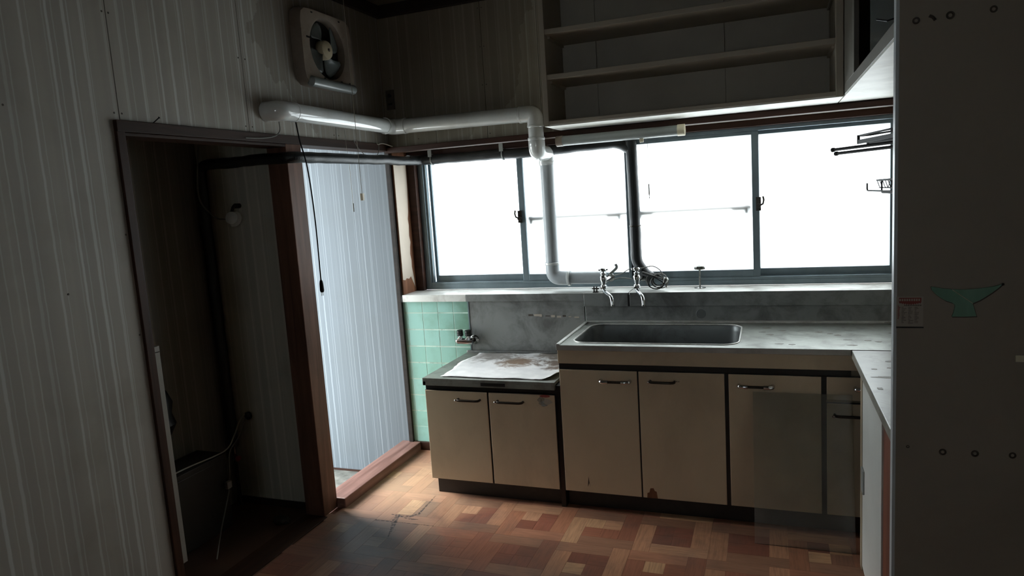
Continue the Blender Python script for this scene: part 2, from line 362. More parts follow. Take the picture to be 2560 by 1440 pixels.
# parquet: pinwheels of four planks round four small squares, on a 0.308 m module
mod, pw = 0.308, 0.0735
def block_mesh(name, lx, ly):
    g = 0.0002; m = MB(); z0, z1, b = -0.004, 0.0, 0.0003; x, y = lx / 2 - g, ly / 2 - g
    pts = [(-x, -y), (x, -y), (x, y), (-x, y)]; inn = [(-x + b, -y + b), (x - b, -y + b), (x - b, y - b), (-x + b, y - b)]
    A = [m.bm.verts.new((p[0], p[1], z0)) for p in pts]; C = [m.bm.verts.new((p[0], p[1], z1 - b)) for p in pts]; D = [m.bm.verts.new((p[0], p[1], z1)) for p in inn]
    for k in range(4):
        j = (k + 1) % 4; m.bm.faces.new((A[k], A[j], C[j], C[k])); m.bm.faces.new((C[k], C[j], D[j], D[k]))
    m.bm.faces.new(D); me = bpy.data.meshes.new(name); m.bm.to_mesh(me); m.bm.free(); me.materials.append(M['parquet']); return me
PL = mod - pw; cs = (mod - 2 * pw) / 2
me_plank = block_mesh('parquet_plank', PL, pw); me_sq = block_mesh('parquet_square', cs, cs)
rest = MB(); nblk = 0
def in_view(x, y): return (y > -1.62 and y < -0.5 and x < 2.45) or (x < 0.5 and y > -1.62)
spots = []
for i in range(-1, 11):
    for j in range(-1, 16):
        x0 = 0.885 - 0.308 * 3 + i * mod; y1 = -0.888 + 0.308 * 3 - j * mod; y0 = y1 - mod; x1 = x0 + mod
        spots += [('p', x0 + PL / 2, y1 - pw / 2, 0), ('p', x1 - pw / 2, y1 - PL / 2, 1), ('p', x1 - PL / 2, y0 + pw / 2, 0), ('p', x0 + pw / 2, y0 + PL / 2, 1)]
        for a in (0, 1):
            for b in (0, 1): spots.append(('s', x0 + pw + cs * (a + 0.5), y0 + pw + cs * (b + 0.5), (a + b) % 2))
rs = random.Random(3); TON = {}
def tone(k, x, y, rot):
    key = (math.floor((x + 0.039) / mod), math.floor((y + 0.888) / mod))
    if key not in TON: TON[key] = (rs.choice(['#9c6850', '#a6745a', '#95634d', '#8f6852']), rs.choice(['#8e5c48', '#9c6a50', '#aa7c5f']), rs.choice(['#885442', '#915d48', '#7e4f40', '#8b6450']))
    h, v, q = TON[key]
    if k == 's': c = rs.choice([q] * 8 + ['#bd9470']) 
    else: c = h if rot == 0 else v
    if rs.random() < 0.09: c = rs.choice(['#b88e6c', '#764b3c', '#b08466'])
    return lin(c)
for k, x, y, rot in spots:
    hx, hy = ((PL, pw) if rot == 0 else (pw, PL)) if k == 'p' else (cs, cs)
    xa, xb, ya, yb = x - hx / 2, x + hx / 2, y - hy / 2, y + hy / 2
    if xb < 0.06 or yb > 0.05 or xa > XR or ya < YR: continue
    whole = xa > 0.0 and yb < 0.0
    if in_view(x, y) and whole and nblk < 300:
        o = bpy.data.objects.new('parquet_block', me_plank if k == 'p' else me_sq); COL.objects.link(o); place(o, (x, y, 0.0), floor)
        o.rotation_euler.z = PI / 2 if rot else 0; nblk += 1; o.color = tone(k, x, y, rot)
    else:
        xa, xb, ya, yb = max(xa, 0.0), min(xb, XR), max(ya, YR), min(yb, 0.0)
        if xb - xa > 0.004 and yb - ya > 0.004:
            rest.quad((xa + .0005, ya + .0005, 0), (xb - .0005, ya + .0005, 0), (xb - .0005, yb - .0005, 0), (xa + .0005, yb - .0005, 0))
_rb = tag(rest.build('parquet_blocks', 'parquet', floor), kind='stuff'); _rb.color = lin('#946450')
def strip(pts, ws, name):
    m = MB(); P = [Vector((x, y, 0.0006)) for x, y in pts]; L = []
    for i, p in enumerate(P):
        t = (P[min(i + 1, len(P) - 1)] - P[max(i - 1, 0)]).normalized(); nrm = Vector((-t.y, t.x, 0)); w = ws[i] if isinstance(ws, list) else ws
        L.append((m.bm.verts.new(p + nrm * w), m.bm.verts.new(p - nrm * w)))
    for a, b in zip(L, L[1:]): m.bm.faces.new((a[0], a[1], b[1], b[0]))
    return m.build(name, 'tear', floor, recalc=False)
strip([(0.44, -0.585), (0.445, -0.66), (0.448, -0.74), (0.452, -0.79), (0.43, -0.822), (0.38, -0.83), (0.32, -0.825)], [.002, .004, .005, .007, .01, .012, .003], 'floor_tear')
strip([(0.27, -0.897), (0.36, -0.893), (0.46, -0.891), (0.58, -0.889)], [.006, .004, .003, .002], 'floor_tear')
strip([(0.36, -0.835), (0.365, -0.87), (0.40, -0.96), (0.42, -1.03)], [.010, .014, .008, .002], 'floor_tear')
strip([(0.40, -0.845), (0.44, -0.85), (0.48, -0.846)], [.003, .007, .002], 'floor_tear')
struct(B(0.0, XR, YR, 0.3, ZC, ZC + 0.06).build('ceiling', 'ceiling'), 'dull brown ceiling board above the kitchen', 'ceiling')
struct(B(XR, XR + 0.1, YR, 0.3, -0.1, ZC).build('wall_right', 'dark_wall'), 'dim wall behind the side counter', 'wall')
struct(MB().box(-0.1, 1.1, YR - 0.1, YR, -0.1, ZC).box(1.6, XR + 0.1, YR - 0.1, YR, -0.1, ZC).box(1.1, 1.6, YR - 0.1, YR, -0.1, 1.15).box(1.1, 1.6, YR - 0.1, YR, 1.85, ZC).build('wall_rear', 'rear_wall'), 'dim wall at the rear of the kitchen', 'wall')
w2 = struct(MB().box(1.1, 1.13, YR - 0.08, YR - 0.02, 1.15, 1.85).box(1.57, 1.6, YR - 0.08, YR - 0.02, 1.15, 1.85).box(1.13, 1.57, YR - 0.08, YR - 0.02, 1.15, 1.18).box(1.13, 1.57, YR - 0.08, YR - 0.02, 1.82, 1.85).build('fill_window', 'alu'), 'small frosted window added unseen in the rear wall to fill the room with light', 'window')  # unseen window added to lift the dark side of the room
MB().quad((1.13, YR - 0.05, 1.18), (1.57, YR - 0.05, 1.18), (1.57, YR - 0.05, 1.82), (1.13, YR - 0.05, 1.82)).build('pane', 'frosted', w2)
# left wall: slab with two openings, panels of striped board on its face
wl = MB().box(-0.09, -0.006, YR, -1.80, -0.1, ZC).box(-0.09, -0.006, -1.80, 0.0, 1.80, ZC).box(-0.09, 0.0, 0.0, 0.3, 1.8, ZC)
wl = struct(wl.build('wall_left', 'dark_wall'), 'wall of striped pale boards around the dark doorway', 'wall')
yb = [YR, -4.30, -3.67, -3.04, -2.41, -1.777]
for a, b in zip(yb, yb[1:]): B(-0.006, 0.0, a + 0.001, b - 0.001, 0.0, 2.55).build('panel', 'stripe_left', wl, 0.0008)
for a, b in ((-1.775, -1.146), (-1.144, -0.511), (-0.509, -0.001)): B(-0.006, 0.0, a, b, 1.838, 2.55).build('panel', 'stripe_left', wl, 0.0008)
nail_me = None
for y, z in ((-1.79, 2.19), (-1.765, 2.19), (-1.795, 1.86), (-1.765, 1.86), (-1.165, 2.14), (-1.125, 2.14), (-1.165, 1.86), (-1.125, 1.86), (-2.16, 1.85), (-2.05, 1.28), (-1.815, 1.45), (-1.815, 1.1), (-2.33, 1.75), (-0.53, 1.86), (-0.49, 1.86)):
    if nail_me is None:
        o = MB().lathe([(0.0035, 0), (0.003, 0.001), (0.001, 0.0015)], (0, y, z), (1, 0, 0), 8).build('nail', 'mark', wl); nail_me = o.data; nail0 = WL[o.name] - Vector((0, y, z))
    else:
        o = bpy.data.objects.new('nail', nail_me); COL.objects.link(o); place(o, Vector((0, y, z)) + nail0, wl)

# window wall: lower tiled wall, upper striped boards, bay round the window
WY = 0.20
wb = MB().box(-0.0, XR, 0.008, 0.14, -0.1, 0.90).box(-0.0, XR, 0.008, 0.30, 1.815, ZC)
wb.box(-0.06, 0.012, 0.01, 0.30, 0.90, 1.815).box(2.70, XR, 0.0, 0.30, 0.90, 1.815).box(0.0, XR, 0.14, 0.30, -0.1, 0.9).box(0.012, 2.70, -0.0, WY - 0.02, 1.797, 1.815)
wb = struct(wb.build('wall_back', 'dark_wall'), 'window wall with striped boards above and green tiles below', 'wall')
xb = [0.0, 0.315, 0.626, 0.94, 1.25]
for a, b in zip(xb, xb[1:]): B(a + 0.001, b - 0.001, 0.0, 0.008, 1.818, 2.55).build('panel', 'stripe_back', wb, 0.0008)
for x, z in ((0.615, 2.30), (0.637, 2.30), (0.615, 2.10), (0.637, 2.10), (0.615, 2.5), (0.637, 2.5), (0.05, 2.2), (0.2, 1.85), (0.64, 1.84)):
    o = bpy.data.objects.new('nail', nail_me); COL.objects.link(o); o.rotation_euler.z = -PI / 2; place(o, (x, 0.0, z), wb); o.rotation_euler.z = -PI / 2
B(0.0, 1.13, 0.0025, 0.008, 0.05, 0.915).build('grout_bed', 'grout', wb)
tm = {}
xs = [0.0, 0.033, 0.133, 0.234, 0.334, 0.435, 0.536, 0.636]; zs = [0.05, 0.146, 0.245, 0.345, 0.445, 0.546, 0.647, 0.748, 0.848, 0.915]
for a, b in zip(xs, xs[1:]):
    for c, d in zip(zs, zs[1:]):
        key = (round(b - a, 2), round(d - c, 2)); dx, dz = b - a - 0.003, d - c - 0.003
        if a > 0.43 and c > 0.62: continue
        if key not in tm:
            o = B(a + .0015, a + .0015 + dx, 0.0012, 0.0032, c + .0015, c + .0015 + dz).build('tile', 'tile', wb, 0.0015); tm[key] = o.data
        else:
            o = bpy.data.objects.new('tile', tm[key]); COL.objects.link(o); place(o, ((a + b) / 2, 0.0022, c + .0015), wb); q = o.modifiers.new('bevel', 'BEVEL'); q.width = 0.0015; q.segments = 2
struct(B(0.02, 1.2, -0.012, 0.003, 0.0, 0.05).build('baseboard_back', 'brown_x', None, 0.002), 'brown baseboard under the green tiles', 'baseboard')

# peeling side board of the bay
bs = B(0.012, 0.02, 0.0, WY - 0.03, 0.957, 1.80).build('trim_1', 'veneer_back'); struct(bs, 'brown side board of the window bay with peeling pale veneer', 'trim')
rp = [(0.002, 1.045), (0.03, 1.04), (0.045, 1.05), (0.075, 1.043), (0.10, 1.055), (0.115, 1.03), (0.135, 1.0), (0.142, 0.985), (0.138, 1.03), (0.128, 1.075), (0.12, 1.11), (0.122, 1.15), (0.112, 1.19), (0.118, 1.23), (0.128, 1.26), (0.118, 1.30), (0.125, 1.36), (0.119, 1.40), (0.13, 1.44), (0.137, 1.5), (0.145, 1.6), (0.147, 1.75), (0.002, 1.75)]
MB().prism(rp, lambda y, z: (0.020, y, z), lambda y, z: (0.0215, y, z)).build('veneer_sheet', 'veneer', bs)

# alcove beyond the second opening, lit by its open outside door (to the left, out of sight)
AX = -1.15
wa = MB().box(AX, -0.02, 0.0, 0.1, -0.25, 2.4)
wa = struct(wa.build('wall_alcove', 'dark_wall'), 'bright striped board wall of the entrance alcove', 'wall')
for a, b in ((AX, -0.64), (-0.64, -0.02)): B(a + 0.001, b - 0.001, -0.006, 0.0, -0.17, 2.4).build('panel', 'stripe_alcove', wa, 0.0008)
struct(B(AX, -0.02, -0.012, -0.006, -0.18, -0.168).build('baseboard_alcove', 'brown_x'), 'thin dark skirting at the foot of the alcove wall', 'baseboard')
struct(B(AX - 0.1, -0.0, -0.86, 0.0, -0.25, -0.18).build('floor_alcove', 'screed'), 'sunken bare concrete floor of the entrance alcove', 'floor')
struct(B(AX, -0.09, -0.835, 0.0, 2.4, 2.45).build('ceiling_alcove', 'ceiling'), 'ceiling of the entrance alcove', 'ceiling')
wo = MB().box(AX - 0.1, AX, -0.84, 0.1, 1.95, 2.45).box(AX - 0.1, AX, -0.835, -0.80, -0.25, 1.95).box(AX - 0.1, AX, -0.14, 0.1, -0.25, 1.95)
struct(wo.build('wall_entrance', 'dark_wall'), 'wall round the open outside door of the alcove', 'wall')
struct(B(-9, 12, 0.45, 14, -0.45, -0.35).build('ground_yard', 'ground'), 'concrete yard outside the window', 'ground')
struct(B(-9, AX - 0.1, -6, 0.45, -0.45, -0.3).build('ground_path', 'ground'), 'concrete path outside the alcove door', 'ground')

# dark closet behind the first opening
wc = MB().box(-0.62, -0.09, -0.87, -0.835, -0.25, 2.45)
wc = struct(wc.build('wall_closet', 'stripe_dark'), 'dim striped partition at the end of the dark closet', 'wall')
struct(B(-0.66, -0.58, -1.95, -0.87, -0.1, 2.45).build('wall_closet_side', 'stripe_darkx'), 'dim striped far wall of the dark closet', 'wall')
struct(B(-0.66, -0.09, -2.0, -1.92, -0.1, 2.45).build('wall_closet_end', 'dark_wall'), 'near end wall of the dark closet', 'wall')
struct(B(-0.62, -0.10, -1.95, -0.87, -0.1, 0.0).build('floor_closet', 'closet_floor'), 'dark boarded closet floor', 'floor')
struct(B(-0.66, -0.09, -2.0, -0.835, 2.4, 2.45).build('ceiling_closet', 'ceiling'), 'ceiling of the dark closet', 'ceiling')
struct(B(-0.575, -0.11, -0.878, -0.870, 0.0, 0.035).build('baseboard_closet', 'crown'), 'thin dark skirting in the closet', 'baseboard')

# timber: post, jambs, header rails, threshold, crown moulding
struct(B(-0.105, 0.004, -0.925, -0.815, 0.0, 1.80).build('trim_2', 'post', None, 0.003), 'old red-brown post between the dark doorway and bright alcove', 'post')
struct(MB().box(-0.10, 0.012, -1.805, -1.772, 0.0, 1.80).build('trim_3', 'brown_z', None, 0.002), 'brown jamb at the left of the dark doorway', 'trim')
hd = MB().box(-0.10, 0.016, -1.805, 0.0, 1.797, 1.836).box(-0.10, 0.004, -1.77, -0.925, 1.785, 1.797)
struct(hd.build('trim_4', 'brown_y', None, 0.002), 'brown header rail over the doorways on the left', 'trim')
struct(MB().box(-0.02, 0.008, -0.020, 0.0, 0.0, 1.797).build('trim_5', 'crown', None, 0.002), 'narrow dark brown corner jamb beside the green tiles', 'trim')
struct(B(-0.075, 0.052, -0.815, -0.002, -0.17, 0.05).build('trim_6', 'thresh', None, 0.004), 'raised worn brown threshold of the bright alcove', 'threshold')
struct(B(-0.11, 0.02, -1.772, -0.925, -0.09, 0.004).build('trim_7', 'brown_y', None, 0.002), 'flush brown sill of the dark doorway', 'threshold')
struct(B(0.0, 2.97, -0.045, 0.008, 1.786, 1.816).build('trim_8', 'brown_x', None, 0.003), 'dark brown header rail along the window wall', 'trim')
struct(MB().box(0.012, 2.70, WY - 0.03, WY + 0.08, 1.765, 1.797).box(0.02, 0.07, WY - 0.04, WY + 0.08, 0.957, 1.765).build('trim_9', 'brown_x', None, 0.002), 'inner brown wooden frame around the window', 'trim')
struct(MB().box(0.0, 0.03, YR, 0.0, 2.535, 2.60).box(0.0, XR, -0.03, 0.0, 2.535, 2.60).build('trim_10', 'crown', None, 0.004), 'dark brown crown moulding under the ceiling', 'trim')

# ------------------------------------------------------------------ window
wf = MB().box(0.07, 0.105, WY, WY + 0.09, 0.957, 1.765).box(2.645, 2.69, WY, WY + 0.09, 0.957, 1.765).box(0.105, 2.645, WY, WY + 0.09, 1.745, 1.765)
wf.box(0.105, 2.645, WY, WY + 0.09, 0.957, 0.985).box(0.105, 2.645, WY, WY + 0.008, 0.985, 1.0).box(0.105, 2.645, WY + 0.038, WY + 0.044, 0.985, 1.0)
wf.box(0.105, 0.118, WY + 0.01, WY + 0.034, 0.985, 1.745)
win = struct(wf.build('window_1', 'alu', None, 0.0015), 'wide four-pane frosted sliding window over the sink', 'window')
def sash(x0, x1, y, wl_, wr, bot=0.987, top=1.745, latch=None):
    g0, g1, h0, h1 = x0 + wl_, x1 - wr, bot + 0.05, top - 0.018
    m = MB().box(x0, g0, y, y + 0.026, bot, top).box(g1, x1, y, y + 0.026, bot, top).box(g0, g1, y, y + 0.026, bot, h0).box(g0, g1, y, y + 0.026, h1, top)
    s = m.build('sash', 'alu', win, 0.0015)
    p = MB().quad((g0 - .004, y + 0.014, h0 - .004), (g1 + .004, y + 0.014, h0 - .004), (g1 + .004, y + 0.014, h1 + .004), (g0 - .004, y + 0.014, h1 + .004)).build('pane', 'frosted', s)
    if latch:
        lx, dr = latch; z = 1.375
        l = MB().box(lx - 0.012, lx + 0.012, y - 0.008, y, z - 0.035, z + 0.035)
        l.tube([(lx, y - 0.012, z - 0.012), (lx + dr * 0.022, y - 0.016, z + 0.0), (lx + dr * 0.026, y - 0.018, z + 0.02), (lx + dr * 0.022, y - 0.018, z + 0.038)], 0.005, 8).cyl((lx, y - 0.02, z - 0.01), (lx, y, z - 0.01), 0.012)
        l.build('crescent_latch', 'dark_metal', s, 0.001)
    return s
yi, yo = WY + 0.009, WY + 0.046
sash(0.118, 0.742, yo, 0.018, 0.04); sash(0.705, 1.365, yi, 0.036, 0.036, latch=(0.709, -1)); sash(1.345, 2.015, yi, 0.036, 0.034, latch=(2.011, 1)); sash(1.98, 2.645, yo, 0.036, 0.03)
# rail fixed outside, seen as a blur through the frosted middle panes
rl = thing('window_guard_rail', 'dark rail on brackets outside, blurred behind the frosted middle panes', 'rail', (1.36, 0.27, 1.36))
MB().box(0.755, 1.97, 0.229, 0.244, 1.356, 1.372).build('bar', 'rail_out', rl)
for x in (0.77, 1.285, 1.40, 1.95):
    s_ = 1 if x in (0.77, 1.40) else -1
    MB().box(x - 0.008, x + 0.008, 0.229, 0.244, 1.33, 1.376).box(min(x, x + s_ * 0.07), max(x, x + s_ * 0.07), 0.229, 0.243, 1.348, 1.372).build('bracket', 'rail_out', rl)

# ------------------------------------------------------------------ ledge under the window, splash panels
lg = thing('window_ledge', 'stained pale metal ledge running along under the window', 'ledge', (1.36, 0.08, 0.9))
MB().box(0.021, 1.365, -0.022, WY, 0.945, 0.957).build('ledge_top', 'steel_ledge', lg, 0.002)
MB().box(1.368, 2.66, -0.022, WY, 0.945, 0.957).build('ledge_top', 'steel_ledge', lg, 0.002)
MB().box(0.021, 0.43, -0.024, -0.012, 0.916, 0.9565).build('ledge_front', 'steel_ledge', lg, 0.001)  # paler end section paints a reflection onto the ledge front
MB().box(0.4305, 1.123, -0.024, -0.012, 0.916, 0.9565).build('ledge_front', 'steel_wall', lg, 0.001)
MB().box(1.3605, 1.3735, -0.021, -0.004, 0.884, 0.9555).build('joint_strip', 'black_strip', lg)
MB().box(1.3645, 1.3685, -0.02, WY, 0.944, 0.9565).build('joint_strip', 'black_strip', lg)
MB().box(1.125, 1.362, -0.024, -0.004, 0.884, 0.9565).build('ledge_front', 'steel_wall', lg, 0.0015)
MB().box(1.372, 2.66, -0.024, -0.004, 0.884, 0.9565).build('ledge_front', 'steel_wall', lg, 0.002)
sp = thing('splash_panel', 'smudged stainless splash sheet behind the low hob cabinet', 'splash panel', (0.78, 0, 0.62))
MB().box(0.437, 1.122, -0.010, -0.0025, 0.626, 0.915).build('sheet', 'steel_wall', sp, 0.001)
MB().box(0.434, 0.441, -0.013, -0.002, 0.626, 0.915).build('edge_strip', 'alu', sp)
rt = random.Random(5)
for k in range(9):
    x = 0.80 + k * 0.033; MB().box(x, x + 0.012 + rt.random() * 0.022, -0.0115, -0.0095, 0.825 + rt.random() * 0.006 - k * 0.0008, 0.834 + rt.random() * 0.008 - k * 0.0008).build('tape_scrap', 'paper' if k % 3 else 'mark', sp)

# ------------------------------------------------------------------ handles
def handle(x0, x1, y, z, parent, chrome=False):
    p = [(x0, y, z), (x0, y - 0.02, z), (x0 + 0.014, y - 0.026, z), (x1 - 0.014, y - 0.026, z), (x1, y - 0.02, z), (x1, y, z)]
    h = MB().tube(fillet(p, 0.012, 4), 0.0062, 10).build('handle', 'dark_metal', parent, 0, True)
    if chrome:
        for a, b in ((x0, x0 + 0.036), (x1 - 0.036, x1)):
            c = a if a == x0 else b; d = b if a == x0 else a
            MB().tube(fillet([(c, y - 0.001, z), (c, y - 0.02, z), (c + (d - c) * .4, y - 0.027, z), (d, y - 0.027, z)], 0.012, 4), 0.0095, 12).build('handle_end', 'chrome', h, 0, True)
    else:
        MB().lathe([(0.002, 0), (0.006, 0.002), (0.006, 0.006), (0.003, 0.009)], (x0 - 0.002, y - 0.024, z), (-1, -0.5, 0), 10).build('handle_cap', 'chrome', h, 0, True)
    return h

# ------------------------------------------------------------------ low hob cabinet
D = -0.577
gx0, gx1 = 0.422, 1.108
gc = thing('hob_cabinet', 'low beige two-door hob cabinet with stained stainless top', 'cabinet', (0.765, -0.29, 0))
MB().box(gx0 + 0.006, gx1, -0.55, -0.02, 0.09, 0.56).build('body', 'beige_body', gc)
MB().box(gx0 + 0.012, gx1 + 0.02, -0.535, -0.03, 0.0, 0.09).build('plinth', 'plinth_black', gc, 0.002)
MB().box(gx0, gx1 + 0.004, -0.565, -0.02, 0.558, 0.582).build('top_strip', 'black_strip', gc, 0.002)
MB().box(gx1 + 0.0, gx1 + 0.022, -0.565, -0.02, 0.0, 0.60).build('dark_gap_fill', 'black_strip', gc)  # black fill paints the shade in the gap beside the sink unit
tp = MB().box(gx0 - 0.006, gx1 + 0.002, D - 0.006, -0.018, 0.604, 0.620).box(gx0 - 0.006, gx1 + 0.002, D - 0.006, D + 0.012, 0.582, 0.604).box(gx0 - 0.006, gx0 + 0.012, D - 0.006, -0.018, 0.582, 0.604).build('worktop', 'steel_top', gc, 0.002)
MB().box(gx0 - 0.006, gx1 + 0.002, -0.03, -0.012, 0.615, 0.632).build('back_lip', 'steel_wall', gc, 0.003)
MB().box(0.735, 0.862, D - 0.0075, D - 0.005, 0.590, 0.606).build('edge_label', 'black_strip', gc)
xm = 0.765
for a, b, h0, h1 in ((gx0 + 0.002, xm - 0.004, 0.606, 0.722), (xm + 0.004, gx1 - 0.002, 0.816, 0.946)):
    d = MB().box(a, b, D, D + 0.022, 0.0913, 0.556).build('door', 'beige', gc, 0.002)
    MB().box(a - 0.0015, b + 0.0015, D + 0.004, D + 0.02, 0.0898, 0.5575).build('edge_band', 'black_strip', d)
    handle(h0, h1, D, 0.517, d)
    if a > xm:
        MB().prism([(1.058 + 0.026 * math.cos(t) * (1.0), 0.551 + 0.0065 * math.sin(t)) for t in [i * PI / 8 for i in range(16)]], lambda x, z: (x, D - 0.0008, z), lambda x, z: (x, D + 0.0005, z)).build('red_label', 'ink_red', d)
        for cx, cz, rx, rz, mt in ((1.043, 0.528, 0.022, 0.018, 'scrap'), (1.072, 0.524, 0.020, 0.014, 'paper'), (1.055, 0.514, 0.020, 0.013, 'scrap2')):
            MB().prism([(cx + rx * math.cos(t) * (1 + .18 * math.sin(5 * t + cx * 90)), cz + rz * math.sin(t) * (1 + .2 * math.cos(3 * t))) for t in [i * PI / 12 for i in range(24)]], lambda x, z: (x, D - 0.0006 - (cx - 1.04) * 0.01, z), lambda x, z: (x, D + 0.0004, z)).build('sticker_scrap', mt, d)
# stained sheet on the hob top
nx, ny = 40, 32; sh = bmesh.new(); vv = []
for j in range(ny + 1):
    row = []
    for i in range(nx + 1):
        u, v = i / nx, j / ny
        xl = 0.497 + 0.012 * math.sin(v * 9) + 0.012 * noise.noise((v * 9, 1.3, 0)); xr = 1.118
        x = xl + (xr - xl) * u; y = -0.553 + 0.515 * v + (0.02 * noise.noise((u * 7, 4.4, 0)) if v > 0.9 else 0) + 0.004 * math.sin(u * 11) * (1 - v)
        cr = max(0.0, u - 0.86) / 0.14 * max(0.0, 1 - v * 1.9)
        if v < 0.35 and u > 0.86: y += 0.06 * ((u - 0.86) / 0.14) ** 2 * (1 - v / 0.35)
        z = 0.6225 + 0.0025 * noise.noise((x * 14, y * 14, 2)) + 0.0016 * noise.noise((x * 40, y * 40, 7)) + 0.022 * cr ** 1.6 + 0.0012
        row.append(sh.verts.new((min(x, 1.107) if cr == 0 else x - 0.02 * cr, y, z)))
    vv.append(row)
for j in range(ny):
    for i in range(nx): sh.faces.new((vv[j][i], vv[j][i+1], vv[j+1][i+1], vv[j+1][i]))
q = MB(); q.bm.free(); q.bm = sh
so = q.build('cover_sheet', 'sheet', None, 0, True); tag(so, 'white sheet with brown scorch stains lying on the hob cabinet', 'sheet')
sm = so.modifiers.new('thickness', 'SOLIDIFY'); sm.thickness = 0.0008

# ------------------------------------------------------------------ sink unit
sx0, sx1 = 1.132, 2.64
su = thing('sink_unit', 'long beige kitchen sink unit with stainless top under the window', 'sink unit', (1.88, -0.29, 0))
MB().box(sx0 + 0.006, sx1, -0.552, -0.02, 0.09, 0.45).box(sx0 + 0.006, sx0 + 0.02, -0.552, -0.02, 0.45, 0.775).box(sx0 + .02, sx1, -0.552, -0.54, 0.45, 0.775).build('body', 'beige_body', su)
MB().box(sx0 + 0.004, sx1, -0.53, -0.03, 0.0, 0.09).build('plinth', 'plinth_black', su, 0.002)
MB().box(sx0 + 0.002, 2.362, D + 0.006, -0.545, 0.685, 0.712).build('black_band', 'black_strip', su, 0.002)
MB().box(sx0, 2.90, D, -0.545, 0.712, 0.776).build('apron', 'beige', su, 0.002)
# top with basin
x0, x1, y0, y1, zt = sx0 - 0.003, 2.96, D - 0.006, -0.012, 0.80
a, b, c, d, R = 1.185, 1.932, -0.532, -0.085, 0.075
tpm = MB()
for q4 in ((x0, a, y0, y1), (b, x1, y0, y1), (a, b, y0, c), (a, b, d, y1)):
    tpm.quad((q4[0], q4[2], zt), (q4[1], q4[2], zt), (q4[1], q4[3], zt), (q4[0], q4[3], zt))
loop = []
for cx, cy, t0, corner in ((b - R, d - R, 0, (b, d)), (a + R, d - R, PI / 2, (a, d)), (a + R, c + R, PI, (a, c)), (b - R, c + R, 1.5 * PI, (b, c))):
    arc = [(cx + R * math.cos(t0 + i * PI / 16), cy + R * math.sin(t0 + i * PI / 16)) for i in range(9)]
    for p, r2 in zip(arc, arc[1:]): tpm.quad((corner[0], corner[1], zt), (p[0], p[1], zt), (r2[0], r2[1], zt))
    loop += arc
bmesh.ops.remove_doubles(tpm.bm, verts=tpm.bm.verts[:], dist=1e-5)
tpm.build('sink_top', 'steel_top', su, 0.0, False, recalc=False)
MB().box(x0, 2.362, y0 - 0.001, y0 + 0.012, 0.776, zt - 0.0005).box(x0 - 0.0005, x0 + 0.012, y0 + 0.012, y1, 0.776, zt - 0.0005).build('sink_edge', 'steel_edge', su, 0.0015)
bn = MB(); ctr = Vector(((a + b) / 2, (c + d) / 2, 0)); prev = None
for k, (dz, s) in enumerate(((0.0, 1.0), (-0.008, 0.988), (-0.03, 0.98), (-0.15, 0.965), (-0.172, 0.945), (-0.182, 0.88), (-0.186, 0.1))):
    ring = [bn.bm.verts.new((ctr.x + (p[0] - ctr.x) * s, ctr.y + (p[1] - ctr.y) * s, zt + dz)) for p in loop]
    if prev:
        for i in range(len(ring)): bn.bm.faces.new((prev[i], prev[(i+1) % len(ring)], ring[(i+1) % len(ring)], ring[i]))
    prev = ring
bn.bm.faces.new(prev); bn.build('basin', 'steel_basin', su, 0, True)
MB().lathe([(0.05, 0), (0.05, 0.004), (0.03, 0.005), (0.005, 0.003)], (1.56, -0.3, 0.6145)).build('drain', 'old_chrome', su, 0, True)
rim = MB().tube([(p[0], p[1], zt + 0.0005) for p in loop], 0.004, 8, closed=True); rim.build('basin_rim', 'steel_ledge', su, 0, True)
MB().box(x0, x0 + 0.016, y0, y1, zt, zt + 0.006).box(x0, x1, y1 - 0.03, y1, zt, zt + 0.008).build('raised_edge', 'steel_ledge', su, 0.002)
MB().box(1.127, 2.96, -0.012, -0.003, 0.80, 0.884).build('back_splash', 'steel_wall', su, 0.002)
def door(x0_, x1_, z0, z1, hs=None, chrome=True, name='door'):
    dd = MB().box(x0_, x1_, D, D + 0.022, z0, z1).build(name, 'beige', su, 0.002)
    MB().box(x0_ - 0.0015, x1_ + 0.0015, D + 0.004, D + 0.02, z0 - 0.0015, z1 + 0.0015).build('edge_band', 'black_strip', dd)
    if hs: handle(hs[0], hs[1], D, hs[2], dd, chrome)
    return dd
d1 = door(1.136, 1.4975, 0.0913, 0.683, (1.333, 1.465, 0.637)); d2 = door(1.5045, 1.872, 0.0913, 0.683, (1.556, 1.662, 0.642), False)
d3 = door(1.889, 2.252, 0.0913, 0.683, (1.932, 2.066, 0.637)); d4 = door(2.272, 2.63, 0.587, 0.683, (2.378, 2.50, 0.640), True, 'drawer'); d5 = door(2.272, 2.63, 0.0913, 0.572, (2.302, 2.42, 0.526), False)
for x in (1.501, 1.8805, 2.262): MB().box(x - 0.009, x + 0.009, D + 0.008, D + 0.03, 0.0913, 0.685).build('stile', 'black_strip', su)
MB().prism([(1.522, 0.092), (1.524, 0.115), (1.533, 0.118), (1.538, 0.138), (1.552, 0.14), (1.558, 0.127), (1.566, 0.124), (1.57, 0.092)], lambda x, z: (x, D - 0.0006, z), lambda x, z: (x, D + .0004, z)).build('chipped_patch', 'veneer_back', d2)
for k in range(2): MB().cyl((1.673 + k * 0.008, D - 0.001, 0.643), (1.673 + k * 0.008, D, 0.643), 0.0022, 8).build('screw_hole', 'mark', d2)
MB().prism([(1.245 + i * .004, .118 + (i % 3) * .01) for i in range(4)] + [(1.25, 0.17)], lambda x, z: (x, D - 0.0005, z), lambda x, z: (x, D + .0004, z)).build('scratch', 'mark', d1)
MB().lathe([(0.024, 0), (0.023, 0.001), (0.015, 0.0012)], (1.73, -0.0125, 0.842), (0, -1, 0), 18).build('glue_mark', 'steel_basin', su)

